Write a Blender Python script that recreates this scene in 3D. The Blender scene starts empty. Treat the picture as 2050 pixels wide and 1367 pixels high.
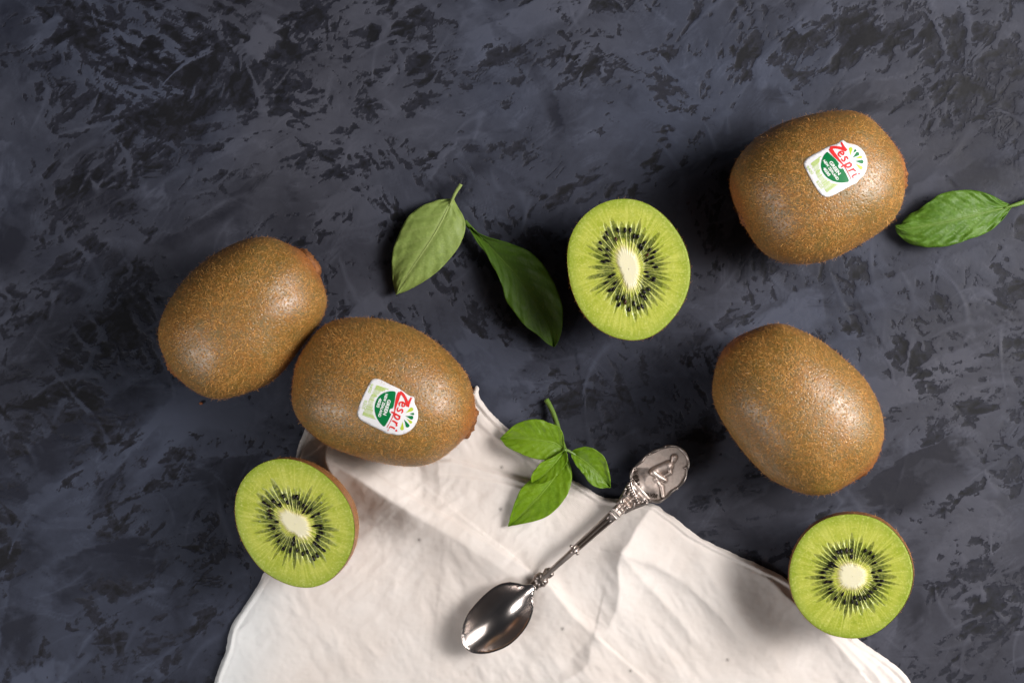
import bpy, bmesh, math, random
import numpy as np
from mathutils import Vector
from mathutils.geometry import delaunay_2d_cdt
from mathutils.bvhtree import BVHTree

random.seed(7); RNG = np.random.default_rng(7)
scene = bpy.context.scene
COL = scene.collection
R = math.radians

# ------------------------------------------------------------------ camera
S = 0.00019                     # metres per photo pixel on the table
H = 0.62                        # camera height
CX, CY = 1025.0, 683.5
cam_d = bpy.data.cameras.new('camera'); cam = bpy.data.objects.new('camera', cam_d); COL.objects.link(cam)
cam.location = (0, 0, H)
cam_d.sensor_width = 36.0; cam_d.lens = 36.0 * H / (2050 * S)
cam_d.clip_start = 0.01; cam_d.clip_end = 20
scene.camera = cam

# ------------------------------------------------------------------ world, lamps, exposure
w = bpy.data.worlds.new('World'); scene.world = w; w.use_nodes = True
w.node_tree.nodes['Background'].inputs[0].default_value = (0.80, 0.86, 1.0, 1)
w.node_tree.nodes['Background'].inputs[1].default_value = 0.028
scene.view_settings.view_transform = 'Standard'; scene.view_settings.look = 'None'
scene.view_settings.exposure = 0.0; scene.view_settings.gamma = 1.0

def softbox(name, loc, aim, sx, sy, power, col, hot=0.0):
    l = bpy.data.lights.new(name, 'AREA'); l.shape = 'RECTANGLE'; l.size = sx; l.size_y = sy
    l.energy = power; l.color = col
    o = bpy.data.objects.new(name, l); COL.objects.link(o); o.location = loc
    o.rotation_euler = (Vector(aim) - Vector(loc)).to_track_quat('-Z', 'Y').to_euler()
    if hot:                     # brighter in the middle of the cloth, as a lamp behind a diffuser is
        l.use_nodes = True; nt = l.node_tree; n = nt.nodes; em = n['Emission']
        g = n.new('ShaderNodeNewGeometry'); sub = n.new('ShaderNodeVectorMath'); sub.operation = 'DISTANCE'
        sub.inputs[1].default_value = (0.5, 0.5, 0)
        nt.links.new(g.outputs['Parametric'], sub.inputs[0])
        mr = n.new('ShaderNodeMapRange'); mr.interpolation_type = 'SMOOTHSTEP'
        mr.inputs['From Min'].default_value = 0.0; mr.inputs['From Max'].default_value = 0.40
        mr.inputs['To Min'].default_value = 1 + hot; mr.inputs['To Max'].default_value = 0.22
        nt.links.new(sub.outputs['Value'], mr.inputs['Value']); nt.links.new(mr.outputs[0], em.inputs['Strength'])
    return o
softbox('key_softbox', (0.68, 0.10, 0.555), (0.0, -0.02, 0.0), 0.70, 0.78, 13.8, (1.0, 0.955, 0.92), 4.0)
softbox('fill_window', (-0.62, -0.44, 0.50), (0.0, 0.0, 0.0), 0.30, 0.26, 3.2, (1.0, 0.97, 0.95))

# ------------------------------------------------------------------ helpers
def at(px, py, z=0.0):
    """a point of the photo at height z above the table"""
    k = (H - z) / H * S
    return np.array([(px - CX) * k, (CY - py) * k, z])
def at_arr(P, z):
    P = np.asarray(P, float); z = np.broadcast_to(np.asarray(z, float), (len(P),))
    k = (H - z) / H * S
    return np.column_stack([(P[:, 0] - CX) * k, (CY - P[:, 1]) * k, z])
def to_px(V):
    V = np.asarray(V, float); k = (H - V[:, 2]) / H * S
    return np.column_stack([V[:, 0] / k + CX, CY - V[:, 1] / k])
def zp(pts, ox, oy, f):         # coordinates read off an enlarged crop
    return [(ox + x / f, oy + y / f) for x, y in pts]

def new_mesh(name, V, F, smooth=True, attrs=None):
    V = np.ascontiguousarray(V, np.float32)
    me = bpy.data.meshes.new(name)
    me.vertices.add(len(V)); me.vertices.foreach_set('co', V.ravel())
    groups = F if isinstance(F, list) and len(F) and isinstance(F[0], np.ndarray) and F[0].ndim == 2 else [np.asarray(F, np.int32)]
    loops = np.concatenate([g.ravel() for g in groups]).astype(np.int32)
    sizes = np.concatenate([np.full(len(g), g.shape[1], np.int32) for g in groups])
    starts = np.concatenate([[0], np.cumsum(sizes)[:-1]]).astype(np.int32)
    me.loops.add(len(loops)); me.loops.foreach_set('vertex_index', loops)
    me.polygons.add(len(sizes)); me.polygons.foreach_set('loop_start', starts)
    try: me.polygons.foreach_set('loop_total', sizes)
    except Exception: pass
    me.polygons.foreach_set('use_smooth', np.full(len(sizes), smooth))
    me.update(calc_edges=True); me.validate()
    for k, a in (attrs or {}).items():
        at_ = me.attributes.new(k, 'FLOAT', 'POINT'); at_.data.foreach_set('value', np.ascontiguousarray(a, np.float32))
    return me
def link(name, me, mat, parent=None):
    o = bpy.data.objects.new(name, me); COL.objects.link(o)
    if mat and not me.materials: me.materials.append(mat)
    if parent: o.parent = parent
    return o
def part(name, V, F, mat, parent, root, smooth=True, attrs=None):
    """a mesh given in world coordinates, hung under a thing whose Empty sits at root"""
    return link(name, new_mesh(name, np.asarray(V) - np.asarray(root), F, smooth, attrs), mat, parent)
def thing(name, loc, label, cat, group=None):
    o = bpy.data.objects.new(name, None); COL.objects.link(o); o.location = loc
    o.empty_display_size = 0.01
    o['label'] = label; o['category'] = cat
    if group: o['group'] = group
    return o
def grid_faces(nu, nv, close_v=False):
    i = np.arange(nu - 1)[:, None]; j = np.arange(nv if close_v else nv - 1)[None, :]
    j2 = (j + 1) % nv
    a = i * nv + j; b = i * nv + j2; c = (i + 1) * nv + j2; d = (i + 1) * nv + j
    return np.stack([a, b, c, d], -1).reshape(-1, 4)
def resample(pts, n, smooth=0):
    p = np.asarray(pts, float)
    for _ in range(smooth):                    # Chaikin, ends kept
        q = 0.75 * p[:-1] + 0.25 * p[1:]; r = 0.25 * p[:-1] + 0.75 * p[1:]
        m = np.empty((2 * len(q), p.shape[1])); m[0::2] = q; m[1::2] = r
        p = np.vstack([p[:1], m, p[-1:]])
    d = np.concatenate([[0], np.cumsum(np.linalg.norm(np.diff(p, axis=0), axis=1))])
    t = np.linspace(0, d[-1], n)
    return np.column_stack([np.interp(t, d, p[:, k]) for k in range(p.shape[1])])
def smoothclosed(pts, n, it=2):
    p = np.asarray(pts, float)
    for _ in range(it):
        nx = np.roll(p, -1, 0); q = 0.75 * p + 0.25 * nx; r = 0.25 * p + 0.75 * nx
        m = np.empty((2 * len(p), p.shape[1])); m[0::2] = q; m[1::2] = r; p = m
    return resample(np.vstack([p, p[:1]]), n + 1)[:-1]
def inside(P, poly):
    P = np.asarray(P, float); poly = np.asarray(poly, float)
    x, y = P[:, 0], P[:, 1]; c = np.zeros(len(P), bool)
    x0, y0 = poly[:, 0], poly[:, 1]; x1, y1 = np.roll(x0, -1), np.roll(y0, -1)
    for a, b, d, e in zip(x0, y0, x1, y1):
        m = ((b > y) != (e > y)); 
        if m.any():
            xi = (d - a) * (y - b) / ((e - b) if e != b else 1e-12) + a
            c ^= m & (x < xi)
    return c
def pl_dist(P, pts):
    """signed distance to a polyline (+ on the right hand when y points down = left when up), and 0..1 along it"""
    P = np.asarray(P, float); q = np.asarray(pts, float)
    seg = np.diff(q, axis=0); L = np.linalg.norm(seg, axis=1); cum = np.concatenate([[0], np.cumsum(L)])
    best = np.full(len(P), 1e9); sd = np.zeros(len(P)); ss = np.zeros(len(P))
    for k in range(len(seg)):
        v = P - q[k]; t = np.clip((v @ seg[k]) / L[k] ** 2, 0, 1)
        e = v - t[:, None] * seg[k]; d = np.hypot(e[:, 0], e[:, 1])
        sg = np.sign(seg[k, 0] * v[:, 1] - seg[k, 1] * v[:, 0]); sg[sg == 0] = 1
        m = d < best
        best[m] = d[m]; sd[m] = (sg * d)[m]; ss[m] = (cum[k] + t[m] * L[k]) / cum[-1]
    return sd, ss
def fill_poly(outline, spacing, extra=None):
    """triangulate the inside of an outline (in pixels) with an even scatter of inner points"""
    ol = np.asarray(outline, float)
    x0, y0 = ol.min(0); x1, y1 = ol.max(0)
    gy = np.arange(y0 + spacing * .5, y1, spacing * .866); pts = []
    for r, y in enumerate(gy):
        gx = np.arange(x0 + (spacing * .5 if r % 2 else 0), x1, spacing); pts.append(np.column_stack([gx, np.full(len(gx), y)]))
    P = np.vstack(pts) if pts else np.zeros((0, 2))
    if len(P):
        P = P[inside(P, ol)]
        d, _ = pl_dist(P, np.vstack([ol, ol[:1]])); P = P[np.abs(d) > spacing * .45]
    if extra is not None: P = np.vstack([P, extra])
    allp = np.vstack([ol, P]); n = len(ol)
    vs, es, fs, *_ = delaunay_2d_cdt([Vector(p) for p in allp], [(i, (i + 1) % n) for i in range(n)], [], 1, 1e-6)
    V = np.array([(v.x, v.y) for v in vs]); F = np.array([f for f in fs if len(f) == 3], np.int32)
    a, b, c = V[F[:, 0]], V[F[:, 1]], V[F[:, 2]]                     # wind so that the top faces up once y is flipped
    cr = (b[:, 0] - a[:, 0]) * (c[:, 1] - a[:, 1]) - (b[:, 1] - a[:, 1]) * (c[:, 0] - a[:, 0])
    F[cr > 0] = F[cr > 0][:, ::-1]
    return V, F
def fft_noise(ny, nx, lx, ly, ang=0.0, seed=0, power=1.0):
    """noise with correlation lengths lx (along ang) and ly, in grid steps"""
    r = np.random.default_rng(seed).standard_normal((ny, nx))
    fy = np.fft.fftfreq(ny)[:, None]; fx = np.fft.fftfreq(nx)[None, :]
    u = fx * math.cos(ang) + fy * math.sin(ang); v = -fx * math.sin(ang) + fy * math.cos(ang)
    flt = 1.0 / (1.0 + (u * lx * 4) ** 2 + (v * ly * 4) ** 2) ** power
    f = np.real(np.fft.ifft2(np.fft.fft2(r) * flt)); return (f - f.mean()) / f.std()
def grid_sample(G, x0, y0, step, P):
    x = np.clip((P[:, 0] - x0) / step, 0, G.shape[1] - 1.001); y = np.clip((P[:, 1] - y0) / step, 0, G.shape[0] - 1.001)
    i = x.astype(int); j = y.astype(int); fx = x - i; fy = y - j
    return (G[j, i] * (1 - fx) * (1 - fy) + G[j, i + 1] * fx * (1 - fy) + G[j + 1, i] * (1 - fx) * fy + G[j + 1, i + 1] * fx * fy)
def sstep(x, a, b):
    t = np.clip((x - a) / (b - a), 0, 1); return t * t * (3 - 2 * t)
def tube(path, radii, n=10, flat=1.0, cap=True):
    """a swept tube in world space; flat squashes it in z"""
    P = np.asarray(path, float); m = len(P); radii = np.broadcast_to(np.asarray(radii, float), (m,))
    T = np.gradient(P, axis=0); T /= np.linalg.norm(T, axis=1)[:, None] + 1e-12
    up = np.array([0, 0, 1.0]); Sd = np.cross(T, up); ln = np.linalg.norm(Sd, axis=1); Sd[ln < 1e-6] = (1, 0, 0); Sd /= np.linalg.norm(Sd, axis=1)[:, None]
    N = np.cross(Sd, T)
    a = np.linspace(0, 2 * math.pi, n, endpoint=False)
    V = P[:, None, :] + radii[:, None, None] * (np.cos(a)[None, :, None] * Sd[:, None, :] + flat * np.sin(a)[None, :, None] * N[:, None, :])
    V = V.reshape(-1, 3); F = [grid_faces(m, n, True)]
    if cap:
        V = np.vstack([V, P[:1], P[-1:]]); k = np.arange(n)
        F.append(np.column_stack([np.full(n, m * n), (k + 1) % n, k])); F.append(np.column_stack([np.full(n, m * n + 1), (m - 1) * n + k, (m - 1) * n + (k + 1) % n]))
    return V, F
def ball(c, r, nu=10, nv=14, sq=(1, 1, 1)):
    th = np.linspace(0, math.pi, nu); ph = np.linspace(0, 2 * math.pi, nv, endpoint=False)
    V = np.stack([np.sin(th)[:, None] * np.cos(ph), np.sin(th)[:, None] * np.sin(ph), np.repeat(np.cos(th)[:, None], nv, 1)], -1).reshape(-1, 3)
    return V * r * np.asarray(sq) + np.asarray(c), [grid_faces(nu, nv, True)[:, ::-1]]
def join(items):
    Vs, Fs, o = [], {}, 0
    for V, F in items:
        for g in (F if isinstance(F, list) else [F]): Fs.setdefault(g.shape[1], []).append(g + o)
        Vs.append(V); o += len(V)
    return np.vstack(Vs), [np.vstack(v) for v in Fs.values()]

# ------------------------------------------------------------------ node helpers
class N:
    def __init__(s, name):
        s.m = bpy.data.materials.new(name); s.m.use_nodes = True; s.t = s.m.node_tree
        s.b = s.t.nodes['Principled BSDF']
    def n(s, typ, **k):
        x = s.t.nodes.new(typ)
        for a, v in k.items(): setattr(x, a, v)
        return x
    def set(s, sock, v):
        if isinstance(v, bpy.types.NodeSocket): s.t.links.new(v, sock)
        elif isinstance(v, (tuple, list)) and len(v) == 3 and sock.type == 'RGBA': sock.default_value = (*v, 1)
        else: sock.default_value = v
    def p(s, **k):
        for a, v in k.items(): s.set(s.b.inputs[a.replace('_', ' ')], v)
    def attr(s, name): return s.n('ShaderNodeAttribute', attribute_name=name).outputs['Fac']
    def co(s): return s.n('ShaderNodeNewGeometry').outputs['Position']
    def noise(s, scale, detail=4, rough=.55, vec=None, dist=0.0):
        x = s.n('ShaderNodeTexNoise'); s.set(x.inputs['Scale'], scale); x.inputs['Detail'].default_value = detail
        x.inputs['Roughness'].default_value = rough; x.inputs['Distortion'].default_value = dist
        s.set(x.inputs['Vector'], vec if vec is not None else s.co()); return x.outputs['Fac']
    def scaled(s, sc, rot=0.0):
        x = s.n('ShaderNodeMapping'); x.inputs['Scale'].default_value = sc; x.inputs['Rotation'].default_value = (0, 0, rot)
        s.set(x.inputs['Vector'], s.co()); return x.outputs[0]
    def vor(s, scale, feature='F1', vec=None):
        x = s.n('ShaderNodeTexVoronoi', feature=feature); x.inputs['Scale'].default_value = scale
        s.set(x.inputs['Vector'], vec if vec is not None else s.co()); return x.outputs['Distance']
    def math(s, op, a, b=0.0, c=0.0, clamp=False):
        x = s.n('ShaderNodeMath', operation=op, use_clamp=clamp); s.set(x.inputs[0], a); s.set(x.inputs[1], b); s.set(x.inputs[2], c); return x.outputs[0]
    def rng(s, v, a, b, c=0.0, d=1.0, sm=True):
        x = s.n('ShaderNodeMapRange', interpolation_type='SMOOTHSTEP' if sm else 'LINEAR')
        for i, q in zip(('Value', 'From Min', 'From Max', 'To Min', 'To Max'), (v, a, b, c, d)): s.set(x.inputs[i], q)
        return x.outputs[0]
    def mix(s, f, a, b, mode='MIX'):
        x = s.n('ShaderNodeMix', data_type='RGBA', blend_type=mode)
        s.set(x.inputs[0], f); s.set(x.inputs[6], a); s.set(x.inputs[7], b); return x.outputs[2]
    def bump(s, h, strength, dist, prev=None):
        x = s.n('ShaderNodeBump'); x.inputs['Strength'].default_value = strength; x.inputs['Distance'].default_value = dist
        s.set(x.inputs['Height'], h)
        if prev is not None: s.set(x.inputs['Normal'], prev)
        return x.outputs[0]

# ------------------------------------------------------------------ materials
def m_table():
    m = N('painted_plaster_board')
    cov, tone, blue = m.attr('cover'), m.attr('tone'), m.attr('blue')
    f1 = m.noise(420, 5, .65); f2 = m.noise(1500, 3, .6); f3 = m.noise(90, 4, .6)
    e = m.math('ADD', cov, m.math('MULTIPLY', m.math('SUBTRACT', f1, .5), 1.3))
    e = m.math('ADD', e, m.math('MULTIPLY', m.math('SUBTRACT', f2, .5), 1.0))
    mask = m.rng(e, -.16, .42)
    hard = m.rng(e, -1.30, -.30)
    t = m.math('ADD', tone, m.math('MULTIPLY', m.math('SUBTRACT', f3, .5), 1.5))
    t = m.math('ADD', t, m.math('MULTIPLY', m.math('SUBTRACT', f1, .5), .9))
    lt = m.mix(m.rng(t, -1.3, 1.5, sm=False), (.0135, .0140, .0215), (.061, .0635, .084))
    lt = m.mix(m.rng(blue, -1, 1.4), lt, m.mix(.75, lt, (.84, 1.0, 1.22), 'MULTIPLY'))
    mid = m.mix(m.noise(700, 3), (.0072, .0078, .0130), (.0225, .0242, .0375))
    dk = m.mix(m.noise(900, 3), (.0043, .0046, .0066), (.0092, .0098, .0135))
    c = m.mix(hard, dk, mid); c = m.mix(mask, c, lt)
    speck = m.rng(m.vor(260), .012, .02, 1, 0); sel = m.rng(m.noise(31, 2), .60, .66)
    c = m.mix(m.math('MULTIPLY', m.math('MULTIPLY', speck, sel), .55), c, (.20, .20, .22))
    hgt = m.math('ADD', m.math('MULTIPLY', mask, .8), m.math('ADD', m.math('MULTIPLY', tone, .25), m.math('MULTIPLY', f1, .35)))
    m.p(Base_Color=c, Roughness=m.rng(f3, .2, .8, .50, .72), Normal=m.bump(hgt, .5, .00030))
    m.b.inputs['Specular IOR Level'].default_value = .22
    return m.m
def m_skin():
    m = N('kiwi_skin')
    n1 = m.noise(55, 4, .6); n2 = m.noise(900, 3, .6); n3 = m.noise(260, 4, .6)
    c = m.mix(m.rng(n1, .3, .7), (.205, .118, .020), (.250, .118, .026))
    c = m.mix(m.rng(n3, .35, .7), c, (.168, .106, .022))
    c = m.mix(m.rng(m.attr('endness'), .0, 1.0), c, (.27, .100, .026))
    c = m.mix(m.math('MULTIPLY', m.rng(n2, .55, .75), .7), c, (.40, .25, .11))
    pit = m.rng(m.vor(900), .1, .45)
    m.p(Base_Color=c, Roughness=m.rng(n3, .3, .7, .38, .52),
        Normal=m.bump(n2, .45, .00025, m.bump(pit, .4, .0003)))
    m.b.inputs['Specular IOR Level'].default_value = 1.0
    m.b.inputs['Sheen Weight'].default_value = .0; m.b.inputs['Sheen Roughness'].default_value = .4
    return m.m
def m_fuzz():
    m = N('kiwi_fuzz'); t = m.attr('tint')
    c = m.mix(t, (.46, .174, .037), (.92, .50, .155)); c = m.mix(m.math('MULTIPLY', m.attr('endness'), .75), c, (.50, .155, .030))
    m.p(Base_Color=c, Roughness=.42); m.b.inputs['Specular IOR Level'].default_value = .3
    return m.m
def m_button():
    m = N('kiwi_stem_scar'); n1 = m.noise(700, 4, .7)
    m.p(Base_Color=m.mix(m.rng(n1, .3, .7), (.10, .036, .012), (.34, .125, .032)), Roughness=.7, Normal=m.bump(n1, .8, .0006)); return m.m
def m_flesh():
    m = N('kiwi_flesh')
    core, loc, ray, rim, rad = m.attr('core'), m.attr('locule'), m.attr('ray'), m.attr('rim'), m.attr('fibre')
    n1 = m.noise(180, 4, .6); n2 = m.noise(1300, 3, .6)
    c = m.mix(m.rng(n1, .3, .7), (.345, .410, .036), (.455, .490, .066))
    c = m.mix(m.math('MULTIPLY', m.rng(rad, -.4, 1.6), .55), c, (.58, .60, .125))
    c = m.mix(m.math('MULTIPLY', rim, .85), c, (.215, .310, .012))
    c = m.mix(m.math('MULTIPLY', m.rng(n2, .48, .75), .55), c, (.66, .68, .22))
    c = m.mix(m.math('MULTIPLY', m.rng(m.noise(420, 4, .7), .5, .8), .5), c, (.22, .31, .018))
    c = m.mix(m.math('MULTIPLY', loc, m.rng(n2, .1, .8, 1.0, .72)), c, (.024, .042, .008))
    c = m.mix(m.math('MULTIPLY', ray, .8), c, (.66, .70, .28))
    c = m.mix(m.rng(core, .0, .5), c, (.72, .66, .24)); c = m.mix(m.rng(core, .35, .95), c, (.81, .765, .53))
    h = m.math('SUBTRACT', m.math('ADD', m.math('MULTIPLY', n2, m.rng(core, .1, .8, .5, .12)), m.math('MULTIPLY', ray, .35)), m.math('MULTIPLY', loc, .40))
    m.p(Base_Color=c, Roughness=m.math('ADD', m.rng(n1, .3, .7, .28, .44), m.math('MULTIPLY', rim, .25)), Normal=m.bump(h, .45, .0004))
    m.b.inputs['Subsurface Weight'].default_value = .10; m.b.inputs['Subsurface Radius'].default_value = (1.0, .9, .3); m.b.inputs['Subsurface Scale'].default_value = .0016
    m.b.inputs['Specular IOR Level'].default_value = .5
    return m.m
def m_seed():
    m = N('kiwi_seed'); oi = m.n('ShaderNodeObjectInfo').outputs['Random']
    c = m.mix(m.rng(oi, .95, 1.0), (.0055, .004, .0045), (.055, .014, .006))
    m.p(Base_Color=c, Roughness=.28); m.b.inputs['Specular IOR Level'].default_value = .25; return m.m
def m_leaf(name, a, b, vein, rough=.4):
    m = N(name); v = m.attr('vein'); n1 = m.noise(70, 4, .6); n2 = m.noise(600, 4, .6)
    c = m.mix(m.rng(n1, .3, .7), a, b)
    c = m.mix(m.math('MULTIPLY', m.rng(n2, .45, .75), .35), c, tuple(min(1, q * 1.5) for q in b))
    c = m.mix(m.math('MULTIPLY', v, .56), c, vein)
    cell = m.vor(900)
    m.p(Base_Color=c, Roughness=m.rng(n2, .3, .7, rough - .06, rough + .12), Normal=m.bump(n2, .35, .0004, m.bump(cell, .3, .0002, m.bump(v, .35, .0004))))
    m.b.inputs['Specular IOR Level'].default_value = .4
    tr = m.n('ShaderNodeBsdfTranslucent'); m.set(tr.inputs['Color'], m.mix(.5, c, (.25, .42, .03)))
    mx = m.n('ShaderNodeMixShader'); mx.inputs[0].default_value = .22
    out = m.t.nodes['Material Output']
    m.t.links.new(m.b.outputs[0], mx.inputs[1]); m.t.links.new(tr.outputs[0], mx.inputs[2]); m.t.links.new(mx.outputs[0], out.inputs[0])
    return m.m
def m_plain(name, col, rough=.5, metal=0.0, spec=.4, nz=0.0, scale=300):
    m = N(name)
    c = col
    if nz:
        n1 = m.noise(scale, 4); c = m.mix(n1, tuple(q * (1 - nz) for q in col), tuple(min(1, q * (1 + nz)) for q in col))
    m.p(Base_Color=c, Roughness=rough, Metallic=metal); m.b.inputs['Specular IOR Level'].default_value = spec; return m.m
def m_cloth():
    m = N('cotton_cloth')
    def wave(rot):
        x = m.n('ShaderNodeTexWave', wave_type='BANDS', bands_direction='X'); x.inputs['Scale'].default_value = 520; x.inputs['Distortion'].default_value = 1.6
        x.inputs['Detail'].default_value = 2; x.inputs['Detail Scale'].default_value = .4
        m.set(x.inputs['Vector'], m.scaled((1, 1, 1), rot)); return x.outputs['Fac']
    wv = m.math('ADD', wave(R(38)), wave(R(128)))
    n1 = m.noise(28, 4, .6); n2 = m.noise(330, 5, .7)
    c = m.mix(m.rng(n1, .3, .7), (.672, .610, .568), (.722, .676, .644))
    c = m.mix(m.math('MULTIPLY', m.rng(n2, .5, .8), .22), c, (.56, .49, .43))
    c = m.mix(m.attr('bleach'), c, (.63, .655, .668))
    fl = m.rng(m.vor(75), .018, .030, 1, 0); sel = m.rng(m.noise(47, 2), .56, .60)
    c = m.mix(m.math('MULTIPLY', m.math('MULTIPLY', fl, sel), .6), c, (.16, .13, .11))
    c = m.mix(m.math('MULTIPLY', m.attr('fleck'), .8), c, (.10, .085, .075))
    m.p(Base_Color=c, Roughness=.9, Normal=m.bump(n2, .28, .0005, m.bump(m.noise(110, 5, .68), .32, .0016, m.bump(wv, .15, .00012))))
    m.b.inputs['Specular IOR Level'].default_value = .15
    m.b.inputs['Sheen Weight'].default_value = .15
    return m.m
def m_silver(name, rough, tarn, a=(.50, .445, .415), b=(.33, .285, .265)):
    m = N(name); n1 = m.noise(500, 5, .65); n2 = m.noise(2200, 3)
    c = m.mix(m.rng(n1, .35, .7), a, b)
    if tarn: c = m.mix(m.math('MULTIPLY', m.attr('tarnish'), .8), c, (.11, .080, .062))
    if not tarn: c = m.mix(m.rng(m.noise(90, 3), .3, .7), a, b)
    m.p(Base_Color=c, Metallic=1.0, Roughness=m.rng(n1, .3, .7, rough * (.8 if tarn else .96), rough * (1.3 if tarn else 1.06)))
    if tarn: m.p(Normal=m.bump(n2, .2, .00012))
    return m.m
M = dict(table=m_table(), skin=m_skin(), fuzz=m_fuzz(), button=m_button(), flesh=m_flesh(), seed=m_seed(), cloth=m_cloth(),
         leaf_pale=m_leaf('leaf_underside', (.205, .290, .062), (.280, .375, .092), (.40, .48, .17), .55),
         leaf_dark=m_leaf('leaf_dark', (.055, .125, .006), (.080, .170, .010), (.17, .29, .04), .55),
         leaf=m_leaf('leaf_green', (.062, .150, .008), (.105, .215, .018), (.20, .31, .065), .5),
         herb=m_leaf('basil_green', (.120, .245, .004), (.175, .305, .008), (.24, .38, .05), .46),
         stem=m_plain('green_stem', (.13, .22, .035), .4, nz=.25),
         paper=m_plain('sticker_paper', (.80, .80, .82), .35), green=m_plain('ink_green', (.0, .17, .045), .35),
         lime=m_plain('ink_lime', (.46, .58, .05), .35), red=m_plain('ink_red', (.72, .035, .035), .35), pale=m_plain('ink_pale_lime', (.44, .60, .12), .35),
         white=m_plain('ink_white', (.82, .84, .82), .35),
         bowl=m_silver('polished_silver', .21, False, (.66, .595, .565), (.62, .555, .525)), silver=m_silver('tarnished_silver', .36, True), matt=m_silver('worn_silver', .52, True, (.78, .67, .61), (.62, .52, .47)), oxide=m_plain('oxidised_silver', (.055, .040, .032), .5, .7), crumb=m_plain('crumb', (.22, .07, .025), .8, nz=.4))

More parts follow.
